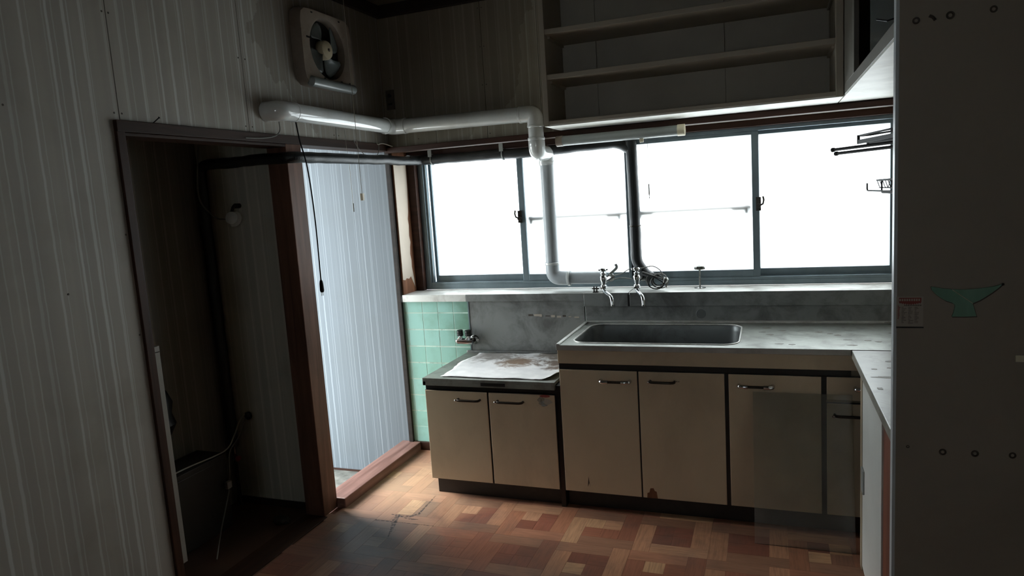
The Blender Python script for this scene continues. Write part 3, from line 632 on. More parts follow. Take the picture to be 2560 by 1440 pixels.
# ------------------------------------------------------------------ side counter on the right
rc = thing('side_counter', 'stained white counter on white and brown panels beside the partition', 'counter', (2.66, -1.1, 0))
MB().box(2.362, 2.965, -1.569, -0.605, 0.768, 0.803).build('worktop', 'white_enamel', rc, 0.003)
MB().box(2.39, 2.965, -1.565, -0.79, 0.0, 0.768).build('body', 'white_lam', rc)
MB().box(2.372, 2.39, -0.835, -0.792, 0.0, 0.768).build('end_stile', 'beige_body', rc, 0.001)
MB().box(2.374, 2.39, -1.298, -0.838, 0.02, 0.765).build('door', 'white_lam', rc, 0.0015)
MB().box(2.379, 2.39, -1.470, -1.301, 0.0, 0.765).build('filler_panel', 'filler', rc, 0.001)
MB().box(2.374, 2.39, -1.565, -1.473, 0.0, 0.765).build('end_panel', 'white_lam', rc, 0.001)
MB().box(2.368, 2.374, -0.90, -0.846, 0.33, 0.42).build('catch', 'grey_lip', rc, 0.002)

rq = random.Random(21)
def blot(x, y, z, lx, ly, par):
    n_ = 14; MB().prism([(x + lx * math.cos(2 * PI * i / n_) * (0.7 + 0.6 * rq.random()), y + ly * math.sin(2 * PI * i / n_) * (0.7 + 0.6 * rq.random())) for i in range(n_)], lambda a_, b_: (a_, b_, z), lambda a_, b_: (a_, b_, z + 0.0005)).build('grime_spot', 'grime', par)
for k in range(16): blot(rq.uniform(2.0, 2.68), rq.uniform(-0.52, -0.08), 0.8001, rq.uniform(0.006, 0.022), rq.uniform(0.004, 0.012), su)
blot(2.58, -0.05, 0.8085, 0.03, 0.012, su)
for k in range(9): blot(rq.uniform(2.39, 2.52), rq.uniform(-1.35, -0.66), 0.8031, rq.uniform(0.006, 0.016), rq.uniform(0.006, 0.014), rc)
blot(2.44, -1.0, 0.8031, 0.05, 0.012, rc)
# ------------------------------------------------------------------ leaning acrylic sheet
ac = MB(); X0, X1 = 1.987, 2.366
P0, P1 = (-0.716, 0.001), (-0.581, 0.612); th = 0.003
vs = [(X0, P0[0], P0[1]), (X1, P0[0], P0[1]), (X1, P1[0], P1[1]), (X0, P1[0], P1[1])]
ac.bm.faces.new([ac.bm.verts.new(v) for v in vs]); aco = ac.build('acrylic_sheet', 'acrylic', None, 0, False, recalc=False); tag(aco, 'clear scuffed plastic sheet leaning against the sink unit doors', 'sheet')
_s = aco.modifiers.new('thickness', 'SOLIDIFY'); _s.thickness = 0.003; _s.offset = 1

# ------------------------------------------------------------------ partition on the right, things fixed to it
wp = MB().box(2.366, XR, -1.60, -1.570, 0.0, ZC)
wp = struct(wp.build('wall_partition', 'part'), 'tall beige partition panel in shade at the right', 'wall')
B(2.358, 2.366, -1.6005, -1.5695, 0.0, ZC).build('edge_trim', 'part_edge', wp, 0.001)
PY = -1.6
for x, z, r in ((2.473, 0.771, 0.0085), (2.544, 0.772, 0.0085), (2.624, 0.773, 0.008), (2.401, 1.85, 0.008), (2.472, 1.852, 0.009), (2.559, 1.853, 0.008), (2.394, 0.78, 0.004)):
    MB().torus((x, PY, z), r * 0.75, r * 0.28, (1, 0, 0), (0, 0, 1), 18, 6).build('ring_mark', 'mark', wp, 0, True)
MB().tube(spline([(2.428, PY - 0.001, 1.857), (2.435, PY - 0.001, 1.853), (2.441, PY - 0.001, 1.845)], 4), 0.0035, 6).build('glue_smear', 'mark', wp)
MB().box(2.622, 2.66, PY - 0.006, PY, 1.014, 1.030).build('catch_plate', 'cream', wp, 0.001)
lf = thing('notice_sheet', 'small faded notice with red heading stuck on the partition', 'notice', (2.3945, PY, 1.098))
MB().box(2.3645, 2.4245, PY - 0.0008, PY, 1.1, 1.177).build('paper', 'paper', lf)
rn = random.Random(11); m = MB()
pts = [(2.370 + i * 0.05 / 20, 1.1745) for i in range(21)] + [(2.42 - i * 0.05 / 20, 1.163 - 0.003 * (i % 2) - 0.004 * math.sin(i * PI / 20)) for i in range(21)]
m.prism(pts, lambda x, z: (x, PY - 0.0012, z), lambda x, z: (x, PY - 0.0006, z)).build('red_heading', 'ink_red', lf)
m = MB()
for k in range(9): m.box(2.371 + k * 0.0053, 2.3745 + k * 0.0053, PY - 0.0016, PY - 0.001, 1.166, 1.172)
m.build('heading_letters', 'paper', lf)
m = MB(); x = 2.382
while x < 2.418:
    w = 0.0015 + rn.random() * 0.0025; m.box(x, x + w, PY - 0.0011, PY - 0.0006, 1.1535, 1.1565); x += w + 0.001
for cx in (2.378, 2.393, 2.407):
    z = 1.149
    while z > 1.108:
        xx = cx - 0.0015
        for k in range(rn.randint(2, 4)):
            w = 0.001 + rn.random() * 0.0018; m.box(xx, xx + w, PY - 0.0011, PY - 0.0006, z, z + 0.0016); xx += w + 0.0008
        z -= 0.0029 + rn.random() * 0.001
m.build('small_print', 'ink_grey', lf)
m = MB(); z = 1.152
while z > 1.12:
    m.box(2.3675, 2.3675 + 0.002 + rn.random() * 0.004, PY - 0.0011, PY - 0.0006, z, z + 0.0018); z -= 0.0035
m.build('red_print', 'ink_red', lf)
MB().box(2.3645, 2.4255, PY - 0.003, PY, 1.0965, 1.1).build('bottom_strip', 'black_strip', lf)
mr = thing('mirror_fragment', 'green tail-shaped mirror fragment hung on the partition', 'mirror', (2.515, PY, 1.127))
def mp(px, py): return (2.439 + (px - 685) / (1870 - 685) * (2.591 - 2.439), 1.1275 + (950 - py) / (950 - 490) * (1.2035 - 1.1275))
prof = [(685, 490), (760, 500), (900, 520), (1050, 536), (1250, 540), (1450, 530), (1600, 515), (1700, 503), (1860, 468), (1800, 520), (1700, 590), (1600, 650), (1500, 705), (1385, 750), (1405, 800), (1430, 880), (1455, 945), (1250, 952), (1045, 950), (1075, 880), (1095, 790), (1085, 765), (1050, 740), (930, 705), (840, 655), (760, 600), (700, 540)]
MB().prism([mp(*p) for p in prof], lambda x, z: (x, PY - 0.009, z), lambda x, z: (x, PY - 0.0055, z)).build('glass', 'mirror', mr)
MB().prism([mp(p[0] * 1.0 + 20, p[1] + 18) for p in prof], lambda x, z: (x, PY - 0.0055, z), lambda x, z: (x, PY, z)).build('shadow_outline', 'mark', mr)  # dark shifted copy of the outline paints the mirror's shadow
MB().tube([(mp(1045, 540)[0], PY - 0.0092, mp(1045, 540)[1]), (mp(1390, 750)[0], PY - 0.0092, mp(1390, 750)[1])], 0.0007, 6).build('crack', 'cream', mr)
MB().lathe([(0.003, 0), (0.003, 0.003), (0.001, 0.004)], (mp(1862, 468)[0], PY - 0.009, mp(1862, 468)[1]), (0, -1, 0), 10).build('pin', 'black_strip', mr)

# towel rack and wire basket on the window side of the partition
tr = thing('towel_rack', 'dark swing-arm towel rack silhouetted against the window', 'towel rack', (2.42, -1.545, 1.55))
MB().box(2.40, 2.44, -1.57, -1.535, 1.54, 1.63).build('plate', 'black_wire', tr, 0.002)
MB().cyl((2.42, -1.53, 1.545), (2.42, -1.53, 1.625), 0.006, 10).build('pivot', 'black_wire', tr)
for tip, z in (((2.343, -1.25), 1.583), ((2.25, -1.2), 1.572), ((2.259, -1.2), 1.560)):
    o_ = MB().tube([(2.42, -1.53, z), (tip[0], tip[1], z)], 0.0046, 8).build('arm', 'black_wire', tr, 0, True)
    MB().lathe([(0.0046, -0.008), (0.0068, -0.004), (0.0068, 0.004), (0.003, 0.007)], (tip[0], tip[1], z), (tip[0] - 2.42, tip[1] + 1.53, 0), 10).build('tip', 'black_wire', o_, 0, True)
ring = fillet([(2.425, -1.52, 1.606), (2.37, -1.5, 1.606), (2.315, -1.24, 1.606), (2.345, -1.24, 1.606), (2.44, -1.5, 1.606)], 0.02, 4)
MB().tube(ring, 0.0028, 6).build('wire_loop', 'black_wire', tr, 0, True)
MB().prism([(2.425, -1.52), (2.37, -1.5), (2.313, -1.25), (2.318, -1.245), (2.38, -1.5), (2.425, -1.51)], lambda x, y: (x, y, 1.582), lambda x, y: (x, y, 1.594)).build('shelf_strip', 'black_wire', tr)
MB().cyl((2.315, -1.245, 1.582), (2.315, -1.245, 1.608), 0.0042, 8).build('upright', 'black_wire', tr)
bk = thing('soap_basket', 'small black wire soap basket beside the window edge', 'basket', (2.42, -1.545, 1.43))
MB().tube(fillet([(2.42, -1.535, 1.475), (2.385, -1.5, 1.475), (2.355, -1.3, 1.472), (2.375, -1.28, 1.472), (2.44, -1.5, 1.475)], 0.015, 4), 0.0028, 6).build('top_wire', 'black_wire', bk, 0, True)
MB().tube(fillet([(2.42, -1.535, 1.443), (2.37, -1.5, 1.443), (2.338, -1.25, 1.443), (2.338, -1.25, 1.465)], 0.008, 4), 0.0024, 6).build('hook_wire', 'black_wire', bk, 0, True)
MB().tube(fillet([(2.42, -1.535, 1.437), (2.385, -1.5, 1.437), (2.366, -1.33, 1.437), (2.366, -1.33, 1.472)], 0.008, 4), 0.0024, 6).build('low_wire', 'black_wire', bk, 0, True)
for k in range(9):
    s = k / 8; ax, ay = 2.385 + (2.357 - 2.385) * s, -1.5 + (0.2) * s
    MB().tube(fillet([(ax, ay, 1.475), (ax + 0.008, ay, 1.45), (ax + 0.03, ay + 0.0, 1.45), (ax + 0.035, ay, 1.475)], 0.006, 3), 0.0012, 5).build('rib', 'black_wire', bk, 0, True)
MB().prism([(2.39, -1.5), (2.362, -1.3), (2.382, -1.3), (2.42, -1.5)], lambda x, y: (x, y, 1.449), lambda x, y: (x, y, 1.4515)).build('tray', 'black_wire', bk)
MB().box(2.40, 2.435, -1.57, -1.53, 1.43, 1.48).build('plate', 'black_wire', bk, 0.002)

# ------------------------------------------------------------------ open wall shelf over the window
UY = -0.315; ux0, ux1 = 1.05, 2.36
us = thing('wall_shelf', 'open painted wall shelf with two boards above the window', 'shelf', (1.7, -0.16, 1.818))
MB().box(ux0, ux0 + 0.025, UY, -0.002, 1.818, 2.535).build('side_board', 'shelf', us, 0.002)
MB().box(ux1 - 0.03, ux1, UY, -0.002, 1.818, 2.535).build('side_board', 'shelf', us, 0.002)
MB().box(ux0 + 0.025, ux1 - 0.03, UY, -0.002, 1.824, 1.842).build('bottom_board', 'shelf', us, 0.002)
MB().box(ux0 + 0.002, ux1 - 0.002, UY + 0.004, -0.002, 1.817, 1.824).build('underside', 'shelf_under', us)
for z in (2.035, 2.244): MB().box(ux0 + 0.025, ux1 - 0.03, UY + 0.004, -0.012, z, z + 0.024).build('shelf_board', 'shelf', us, 0.002)
MB().box(ux0 + 0.025, ux1 - 0.03, UY, -0.012, 2.50, 2.535).build('top_board', 'shelf', us, 0.002)
xx = [ux0 + 0.025, 1.253, 1.875, ux1 - 0.03]
for a_, b_ in zip(xx, xx[1:]): MB().box(a_ + 0.001, b_ - 0.001, -0.012, -0.004, 1.842, 2.50).build('back_panel', 'shelf_back', us, 0.001)
for x in (ux0 + 0.025, ux1 - 0.042):
    for z in (2.023, 2.232): MB().box(x, x + 0.012, UY + 0.05, -0.02, z, z + 0.012).build('shelf_cleat', 'shelf', us)
# corner cupboard along the right
cu = thing('corner_cupboard', 'dark corner wall cupboard with bright white underside at the right', 'cupboard', (2.66, -0.95, 1.82))
MB().box(2.364, 2.97, -1.569, -0.002, 1.818, 1.826).build('underside', 'shelf_under', cu)
MB().box(2.362, 2.38, -1.569, UY, 1.826, 1.864).build('bottom_rail', 'shelf_dark', cu, 0.001)
MB().box(2.385, 2.97, -1.569, -0.002, 1.826, 1.845).build('floor_board', 'shelf', cu)
MB().box(2.362, 2.38, -0.60, UY, 1.864, 2.535).build('front_stile', 'shelf_dark', cu, 0.002)
MB().box(2.362, 2.38, -0.66, -0.603, 1.864, 2.535).build('front_stile', 'shelf_dark', cu, 0.002)
MB().box(2.372, 2.384, -1.569, -1.02, 1.864, 2.535).build('slider', 'dark_panel', cu, 0.001)
MB().box(2.362, 2.97, -1.569, -0.002, 2.51, 2.535).build('top_board', 'shelf', cu)
MB().box(2.55, 2.56, -1.569, -0.002, 1.845, 2.51).build('back_board', 'fan_dark', cu)
pg = MB().tube([(2.366, -1.575, 1.868), (2.345, -1.56, 1.866), (2.325, -1.53, 1.878)], 0.0022, 6).build('hook_nail', 'black_wire', wp)

# ------------------------------------------------------------------ exhaust fan
FY0, FY1, FZ0, FZ1 = -0.80, -0.378, 2.075, 2.435; fcx, fcz = (FY0 + FY1) / 2 - 0.0, 2.265
fn = thing('exhaust_fan', 'square greasy cream exhaust fan high on the striped wall', 'fan', (0, fcx, FZ0))
m = MB(); n = 48; R = 0.143
def rrect(t, hx, hz, p=8): 
    c_, s_ = math.cos(t), math.sin(t); k = (abs(c_ / hx) ** p + abs(s_ / hz) ** p) ** (-1 / p); return c_ * k, s_ * k
hw, hh = (FY1 - FY0) / 2, (FZ1 - FZ0) / 2; zc = (FZ0 + FZ1) / 2
rings = []
for sc, X, circ in ((1.0, 0.0, 0), (1.0, 0.035, 0), (0.965, 0.056, 0), (0.0, 0.054, R * 1.10), (0.0, 0.044, R), (0.0, 0.003, R * 0.98)):
    rg = []
    for k in range(n):
        t = 2 * PI * k / n
        if circ: rg.append(m.bm.verts.new((X, fcx + circ * math.cos(t) + 0.012, fcz + circ * math.sin(t) * 1.0)))
        else:
            a_, b_ = rrect(t, hw * sc, hh * sc); rg.append(m.bm.verts.new((X, fcx + a_, zc + b_)))
    rings.append(rg)
for A, B_ in zip(rings, rings[1:]):
    for k in range(n): m.bm.faces.new((A[k], A[(k+1) % n], B_[(k+1) % n], B_[k]))
m.build('housing', 'grimy_cream', fn, 0, True)
fc = Vector((0.026, fcx + 0.012, fcz))
MB().lathe([(R * 0.975, 0), (R * 0.975, 0.003)], (0.001, fc.y, fc.z), (1, 0, 0), 40).build('dark_duct_disc', 'fan_dark', fn)  # black disc painted to stand for the shaded duct opening
bl = None
for k in range(4):
    bm_ = MB(); ang = k * PI / 2 + 0.35; g = []
    for i in range(7):
        s = i / 6; r_ = 0.035 + (R * 0.9 - 0.035) * s; wdt = 0.3 + 0.62 * math.sin(min(1, s * 1.25) * PI * 0.55); sw = 0.35 * s
        row = []
        for j in range(7):
            u = j / 6 - 0.5; th_ = ang + sw + u * 2 * wdt * (0.62 if i < 6 else 0.5); xo = 0.024 + 0.03 * u * (0.9 - 0.4 * s) - 0.006 * (1 - (2 * u) ** 2)
            row.append(bm_.bm.verts.new((xo, fc.y + r_ * math.cos(th_), fc.z + r_ * math.sin(th_))))
        g.append(row)
    for i in range(6):
        for j in range(6): bm_.bm.faces.new((g[i][j], g[i][j+1], g[i+1][j+1], g[i+1][j]))
    o_ = bm_.build('blade', 'blade', fn, 0, True); q_ = o_.modifiers.new('thickness', 'SOLIDIFY'); q_.thickness = 0.0025
MB().lathe([(0.046, -0.022), (0.046, 0.008), (0.042, 0.016), (0.028, 0.022), (0.01, 0.024), (0.008, 0.02)], fc, (1, 0, 0), 28).build('hub', 'hub', fn, 0, True)
MB().lathe([(0.006, 0.02), (0.006, 0.026), (0.003, 0.028)], fc, (1, 0, 0), 12).build('hub_screw', 'mark', fn)
lipc = MB().tube([(0.045, FY0 + 0.035, FZ0 + 0.018), (0.052, FY0 + 0.05, FZ0 + 0.018), (0.052, FY1 - 0.02, FZ0 + 0.018), (0.045, FY1 - 0.005, FZ0 + 0.018)], lambda i, k: 0.024 if 0 < i < 3 else 0.012, 16)
lipc.build('bottom_lip', 'grey_lip', fn, 0, True)
for y, z, dy, dz in ((FY0 + 0.055, 2.295, 0.012, 0.004), (FY0 + 0.10, FZ1 - 0.02, 0.006, 0.003), (FY1 - 0.10, FZ1 - 0.02, 0.006, 0.003), (FY1 - 0.05, 2.12, 0.004, 0.003), (FY1 - 0.12, 2.12, 0.004, 0.003), (FY0 + 0.16, 2.12, 0.004, 0.003)):
    MB().box(0.050, 0.0568, y - dy, y + dy, z - dz, z + dz).build('slot', 'fan_dark', fn)
fcd = MB().tube(spline([(0.045, -0.475, 2.07), (0.03, -0.473, 1.97), (0.024, -0.468, 1.84), (0.03, -0.463, 1.7), (0.03, -0.462, 1.51)], 6), 0.0012, 5).build('pull_cord', 'pale_cord', fn)
MB().tube([(0.03, -0.462, 1.512), (0.03, -0.462, 1.468)], lambda i, k: 0.0035, 8).build('cord_end', 'grey_wire', fn, 0.001)

# ceiling lamp pull cord with tag
pc = thing('lamp_pull_cord', 'long pale pull cord with white tag hanging from the ceiling', 'cord', (0.2, -0.635, 1.52))
MB().tube([(0.2, -0.645, 2.60), (0.2, -0.636, 1.555)], 0.0014, 5).build('string', 'pale_cord', pc)
MB().box(0.193, 0.207, -0.644, -0.628, 1.522, 1.556).build('tag', 'cream', pc, 0.001)

# ------------------------------------------------------------------ white exhaust duct
du = thing('exhaust_duct', 'glossy white plastic duct running round the corner down to the ledge', 'duct', (0.5, -0.4, 1.0))
r = 0.041
MB().tube(fillet([(0.001, -1.03, 1.931), (0.072, -1.03, 1.931), (0.072, -0.93, 1.931)], 0.075, 8), r + 0.003, 24).build('elbow', 'pvc', du, 0, True)
MB().tube([(0.072, -0.94, 1.931), (0.072, -0.13, 1.927)], r, 24).build('pipe', 'pvc', du, 0, True)
MB().tube(fillet([(0.072, -0.15, 1.927), (0.074, -0.058, 1.926), (0.16, -0.058, 1.925)], 0.05, 8), r + 0.0025, 24).build('elbow', 'pvc', du, 0, True)
MB().tube([(0.15, -0.058, 1.925), (0.86, -0.064, 1.916)], r, 24).build('pipe', 'pvc', du, 0, True)
MB().tube(fillet([(0.84, -0.064, 1.916), (0.925, -0.064, 1.915), (0.925, -0.064, 1.845)], 0.06, 8), r + 0.003, 24).build('elbow', 'pvc', du, 0, True)
MB().tube([(0.925, -0.064, 1.86), (0.925, -0.066, 1.77)], r, 24).build('pipe', 'pvc', du, 0, True)
MB().tube(fillet([(0.925, -0.066, 1.79), (0.925, -0.066, 1.715), (0.926, 0.085, 1.715), (0.926, 0.085, 1.65)], 0.06, 8), r + 0.003, 24).build('elbow', 'pvc', du, 0, True)
MB().tube([(0.926, 0.085, 1.68), (0.927, 0.085, 1.10)], r - 0.003, 24).build('pipe', 'pvc_grey', du, 0, True)
MB().tube(fillet([(0.927, 0.085, 1.12), (0.927, 0.085, 1.029), (1.03, 0.085, 1.028)], 0.07, 8), r - 0.001, 24).build('elbow', 'pvc_grey', du, 0, True)
MB().tube([(1.01, 0.085, 1.028), (1.225, 0.085, 1.026)], r - 0.006, 24).build('pipe', 'pvc_grey', du, 0, True)
for p, ax in (((0.072, -0.935, 1.931), (0, 1, 0)), ((0.845, -0.064, 1.916), (1, 0, 0)), ((0.925, -0.064, 1.85), (0, 0, 1)), ((0.925, -0.066, 1.785), (0, 0, 1)), ((0.926, 0.085, 1.665), (0, 0, 1)), ((0.927, 0.085, 1.11), (0, 0, 1)), ((1.02, 0.085, 1.028), (1, 0, 0)), ((0.072, -0.14, 1.927), (0, 1, 0)), ((0.155, -0.058, 1.925), (1, 0, 0))):
    MB().lathe([(r + .002, -0.007), (r + .0045, -0.005), (r + .0045, 0.005), (r + .002, 0.007)], p, ax, 24).build('joint', 'pvc', du, 0, True)

# ------------------------------------------------------------------ black lagged pipe
bp = thing('lagged_pipe', 'black wrapped water pipe looping from the dark closet to the sink', 'pipe', (0.05, -0.4, 0.3))
def lag(pts, rr, seed):
    P = []; pts = fillet(pts, 0.06, 5)
    for a_, b_ in zip(pts, pts[1:]):
        k = max(1, int((b_ - a_).length / 0.02)); P += [a_.lerp(b_, i / k) for i in range(k)]
    P.append(pts[-1]); P2 = []
    for i, p in enumerate(P):
        w = 0.004 if 3 < i < len(P) - 4 else 0; P2.append(p + Vector((noise.noise((i * .11, seed, 0)), noise.noise((i * .11, seed, 5)), noise.noise((i * .13, seed, 9)))) * w)
    return MB().tube(P2, lambda i, k: rr * (1 + 0.09 * noise.noise((i * 0.35, seed, 3))), 14)
lag([(-0.530, -0.905, 0.32), (-0.530, -0.905, 1.742), (0.055, -0.952, 1.734), (0.106, 0.10, 1.738)], 0.0255, 1.0).build('closet_run', 'lagging', bp, 0, True)
lag([(0.100, 0.04, 1.742), (0.112, 0.155, 1.741), (0.5, 0.155, 1.738), (0.86, 0.155, 1.732), (1.31, 0.155, 1.745), (1.378, 0.150, 1.70)], 0.0285, 4.0).build('window_run', 'lagging', bp, 0, True)
lag([(1.378, 0.15, 1.762), (1.385, 0.145, 1.40), (1.386, 0.14, 1.10), (1.43, 0.12, 1.04), (1.475, 0.10, 1.01)], 0.030, 7.0).build('drop_run', 'lagging', bp, 0, True)
for x, z in ((0.2, 1.74), (0.65, 1.735)):
    MB().box(x - 0.012, x + 0.012, 0.12, 0.125, z + 0.015, 1.797).tube([(x, 0.155 + 0.031 * math.cos(t), z + 0.031 * math.sin(t)) for t in [PI * k / 8 for k in range(0, 17)]], 0.004, 6).build('hanger', 'lamp_grey', bp, 0.001)
MB().tube([(1.386 + 0.029 * math.cos(t), 0.143 + 0.029 * math.sin(t), 1.295) for t in [2 * PI * k / 16 for k in range(16)]], 0.004, 6, closed=True).build('clamp', 'dark_metal', bp, 0, True)

# ------------------------------------------------------------------ strip lamp
sl = thing('strip_lamp', 'grey tubular strip lamp with cream end caps under the wall shelf', 'lamp', (1.36, -0.08, 1.735))
ly = -0.08
def dprof(s): return [(ly + (0.034 * s) * math.cos(t), 1.760 + 0.027 * s * math.sin(t)) for t in [2 * PI * k / 20 for k in range(20)]]
MB().prism(dprof(0.93), lambda y, z: (1.07, y, z), lambda y, z: (1.655, y, z)).build('diffuser', 'lamp_grey', sl, 0, True)
MB().prism(dprof(1.0), lambda y, z: (1.040, y, z), lambda y, z: (1.074, y, z)).build('end_cap', 'grimy_cream', sl, 0, True)
MB().prism(dprof(1.03), lambda y, z: (1.652, y, z), lambda y, z: (1.686, y, z)).build('end_cap', 'cream', sl, 0, True)
MB().box(1.075, 1.65, ly + 0.02, ly + 0.036, 1.742, 1.784).build('mount', 'lamp_grey', sl)
MB().box(1.466, 1.484, ly - 0.006, ly + 0.010, 1.718, 1.738).build('switch', 'cream', sl, 0.001)
MB().tube([(1.503, ly, 1.737), (1.503, ly, 1.51)], 0.001, 5).build('pull_string', 'grey_wire', sl)
MB().tube([(1.503, ly, 1.512), (1.503, ly, 1.465), (1.503, ly, 1.45), (1.503, ly, 1.44)], lambda i, k: (0.0028, 0.0034, 0.0012, 0.003)[i], 8).build('pull_knob', 'grey_wire', sl)

# ------------------------------------------------------------------ taps
def tap(x, label, lever):
    t = thing('tap', label, 'tap', (x, -0.05, 0.957), 'chrome taps over the sink'); y = -0.05
    MB().cyl((x, 0.13, 1.02), (x, y, 1.02), 0.011).lathe([(0.022, 0), (0.022, 0.006), (0.014, 0.012)], (x, 0.128, 1.02), (0, -1, 0)).build('arm', 'old_chrome', t, 0, True)
    b = MB().lathe([(0.010, 0), (0.016, 0.004), (0.017, 0.012), (0.011, 0.018), (0.013, 0.03), (0.018, 0.045), (0.018, 0.058), (0.012, 0.066), (0.015, 0.070), (0.015, 0.078), (0.008, 0.082)], (x, y, 0.987), (0, 0, 1)).build('body', 'chrome', t, 0, True)
    h = MB().lathe([(0.006, 0), (0.006, 0.008), (0.017, 0.010), (0.019, 0.018), (0.013, 0.026), (0.004, 0.028)], (x, y, 1.066), (0, 0, 1))
    for k in range(4):
        a_ = k * PI / 2 + 0.4; h.cyl((x, y, 1.082), (x + 0.025 * math.cos(a_), y + 0.025 * math.sin(a_), 1.084), 0.005, 8)
    h.build('cross_handle', 'chrome', t, 0, True)
    if lever: MB().tube(spline([(x + 0.018, 0.02, 1.05), (x + 0.05, 0.05, 1.08), (x + 0.045, 0.055, 1.10)], 5), lambda i, k: 0.008, 10).build('lever', 'grey_lip', t, 0, True)
    MB().tube(fillet([(x, y, 0.99), (x, y - 0.004, 0.972), (x + 0.055 * lx_(x), y - 0.07, 0.95), (x + 0.06 * lx_(x), y - 0.075, 0.905)], 0.028, 6), 0.0092, 12).build('spout', 'chrome', t, 0, True)
    MB().lathe([(0.0108, 0), (0.0108, 0.006)], (x + 0.06 * lx_(x), y - 0.075, 0.9045), (0, 0, 1), 14).build('spout_tip', 'old_chrome', t, 0, True)
    MB().lathe([(0.016, 0), (0.019, 0.003), (0.019, 0.010), (0.014, 0.013)], (x, y, 0.983), (0, 0, 1), 8).build('swivel_nut', 'chrome', t, 0, True)
    return t
def lx_(x): return 1.0 if x < 1.3 else 0.72
tap(1.243, 'chrome tap at the end of the grey duct', True); tap(1.418, 'chrome tap in front of the black wrapped pipe', False)
ps = thing('drain_knob', 'mushroom-shaped metal knob on a stem standing on the ledge', 'knob', (1.718, 0.11, 0.957))
MB().lathe([(0.030, 0), (0.030, 0.002), (0.012, 0.006), (0.005, 0.008)], (1.718, 0.11, 0.957)).build('base', 'old_chrome', ps, 0, True)
MB().lathe([(0.0048, 0.006), (0.0042, 0.09), (0.007, 0.098)], (1.718, 0.11, 0.957), (0, 0, 1), 12).build('stem', 'old_chrome', ps, 0, True)
MB().lathe([(0.006, 0.095), (0.026, 0.098), (0.029, 0.105), (0.028, 0.115), (0.02, 0.121), (0.004, 0.123)], (1.718, 0.11, 0.957)).build('cap', 'old_chrome', ps, 0, True)
wc_ = thing('wire_coil', 'tangled loops of grey wire beside the second tap', 'wire', (1.5, 0.03, 0.957))
rw = random.Random(9)
for k in range(7):
    cx, cz, rr = 1.515 + rw.uniform(-.02, .02), 1.008 + rw.uniform(-.012, .012), 0.034 + rw.uniform(-.008, .010); tilt = rw.uniform(-.5, .5)
    MB().tube([(cx + rr * math.cos(t) * 1.1, 0.03 + tilt * rr * math.sin(t + 1) + 0.004 * k, max(0.9615, cz + rr * math.sin(t))) for t in [2 * PI * i / 26 for i in range(26)]], 0.0024, 6, closed=True).build('loop', 'grey_wire' if k % 2 else 'black_wire', wc_, 0, True)
MB().tube(spline([(1.27, 0.02, 1.042), (1.33, 0.0, 1.055), (1.38, -0.02, 1.082), (1.43, 0.0, 1.08), (1.49, 0.02, 1.088), (1.53, 0.03, 1.06), (1.54, 0.03, 1.02)], 7), 0.0026, 6).build('lead', 'grey_wire', wc_, 0, True)
MB().tube(spline([(1.28, 0.03, 1.02), (1.32, 0.03, 1.03), (1.38, 0.01, 1.025)], 6), 0.0026, 6).build('lead', 'grey_wire', wc_, 0, True)
MB().tube(spline([(1.44, 0.0, 1.062), (1.48, 0.01, 1.045), (1.55, 0.02, 1.01), (1.557, 0.02, 0.975)], 6), 0.003, 6).build('lead', 'grey_wire', wc_, 0, True)
MB().tube(spline([(1.44, -0.005, 1.055), (1.50, 0.01, 1.03), (1.55, 0.02, 0.995)], 6), 0.0025, 6).build('lead', 'black_wire', wc_, 0, True)
MB().lathe([(0.01, 0), (0.014, 0.012), (0.014, 0.024), (0.008, 0.03)], (1.548, 0.02, 1.0), (0.4, 0, 1), 10).build('ferrule', 'old_chrome', wc_, 0, True)
cl = thing('pipe_clip', 'small rusty pipe clip on the ledge under the grey duct', 'clip', (1.185, 0.0, 0.957))
MB().box(1.172, 1.20, -0.012, 0.012, 0.957, 0.961).box(1.176, 1.181, -0.01, 0.01, 0.961, 0.99).box(1.190, 1.195, -0.01, 0.01, 0.961, 0.99).build('bracket', 'dark_metal', cl, 0.001)
MB().cyl((1.168, 0.0, 0.978), (1.205, 0.0, 0.978), 0.005, 8).build('bolt', 'old_chrome', cl, 0, True)

# gas cock on the tiles
gk = thing('gas_cock', 'twin-outlet gas cock with black caps on the green tiles', 'gas cock', (0.41, -0.04, 0.67))
MB().lathe([(0.027, 0), (0.027, 0.004), (0.02, 0.009)], (0.463, -0.0105, 0.693), (0, -1, 0), 22).build('wall_flange', 'old_chrome', gk, 0, True)
MB().cyl((0.463, -0.012, 0.693), (0.455, -0.045, 0.693), 0.013).build('inlet', 'dark_metal', gk, 0, True)
MB().tube([(0.468, -0.048, 0.690), (0.375, -0.048, 0.690)], 0.019, 16).lathe([(0.014, 0), (0.012, 0.012), (0.006, 0.014)], (0.376, -0.048, 0.69), (-1, 0, 0), 14).build('body', 'chrome', gk, 0, True)
for x in (0.394, 0.444):
    nz = MB().lathe([(0.0135, 0), (0.0135, 0.012), (0.011, 0.014), (0.011, 0.03)], (x, -0.052, 0.70), (0, -0.1, 1), 16).build('nozzle', 'chrome', gk, 0, True)
    MB().lathe([(0.0185, 0), (0.0185, 0.006), (0.016, 0.007), (0.016, 0.010), (0.0185, 0.011), (0.0185, 0.017), (0.016, 0.018), (0.016, 0.021), (0.018, 0.022), (0.0175, 0.032), (0.01, 0.034)], (x, -0.054, 0.724), (0, -0.1, 1), 18).build('rubber_cap', 'rubber', nz, 0, True)
    MB().tube([(x, -0.066, 0.70), (x - 0.006, -0.078, 0.708), (x + 0.012, -0.08, 0.726)], 0.0045, 8).build('cock_lever', 'chrome', gk, 0, True)

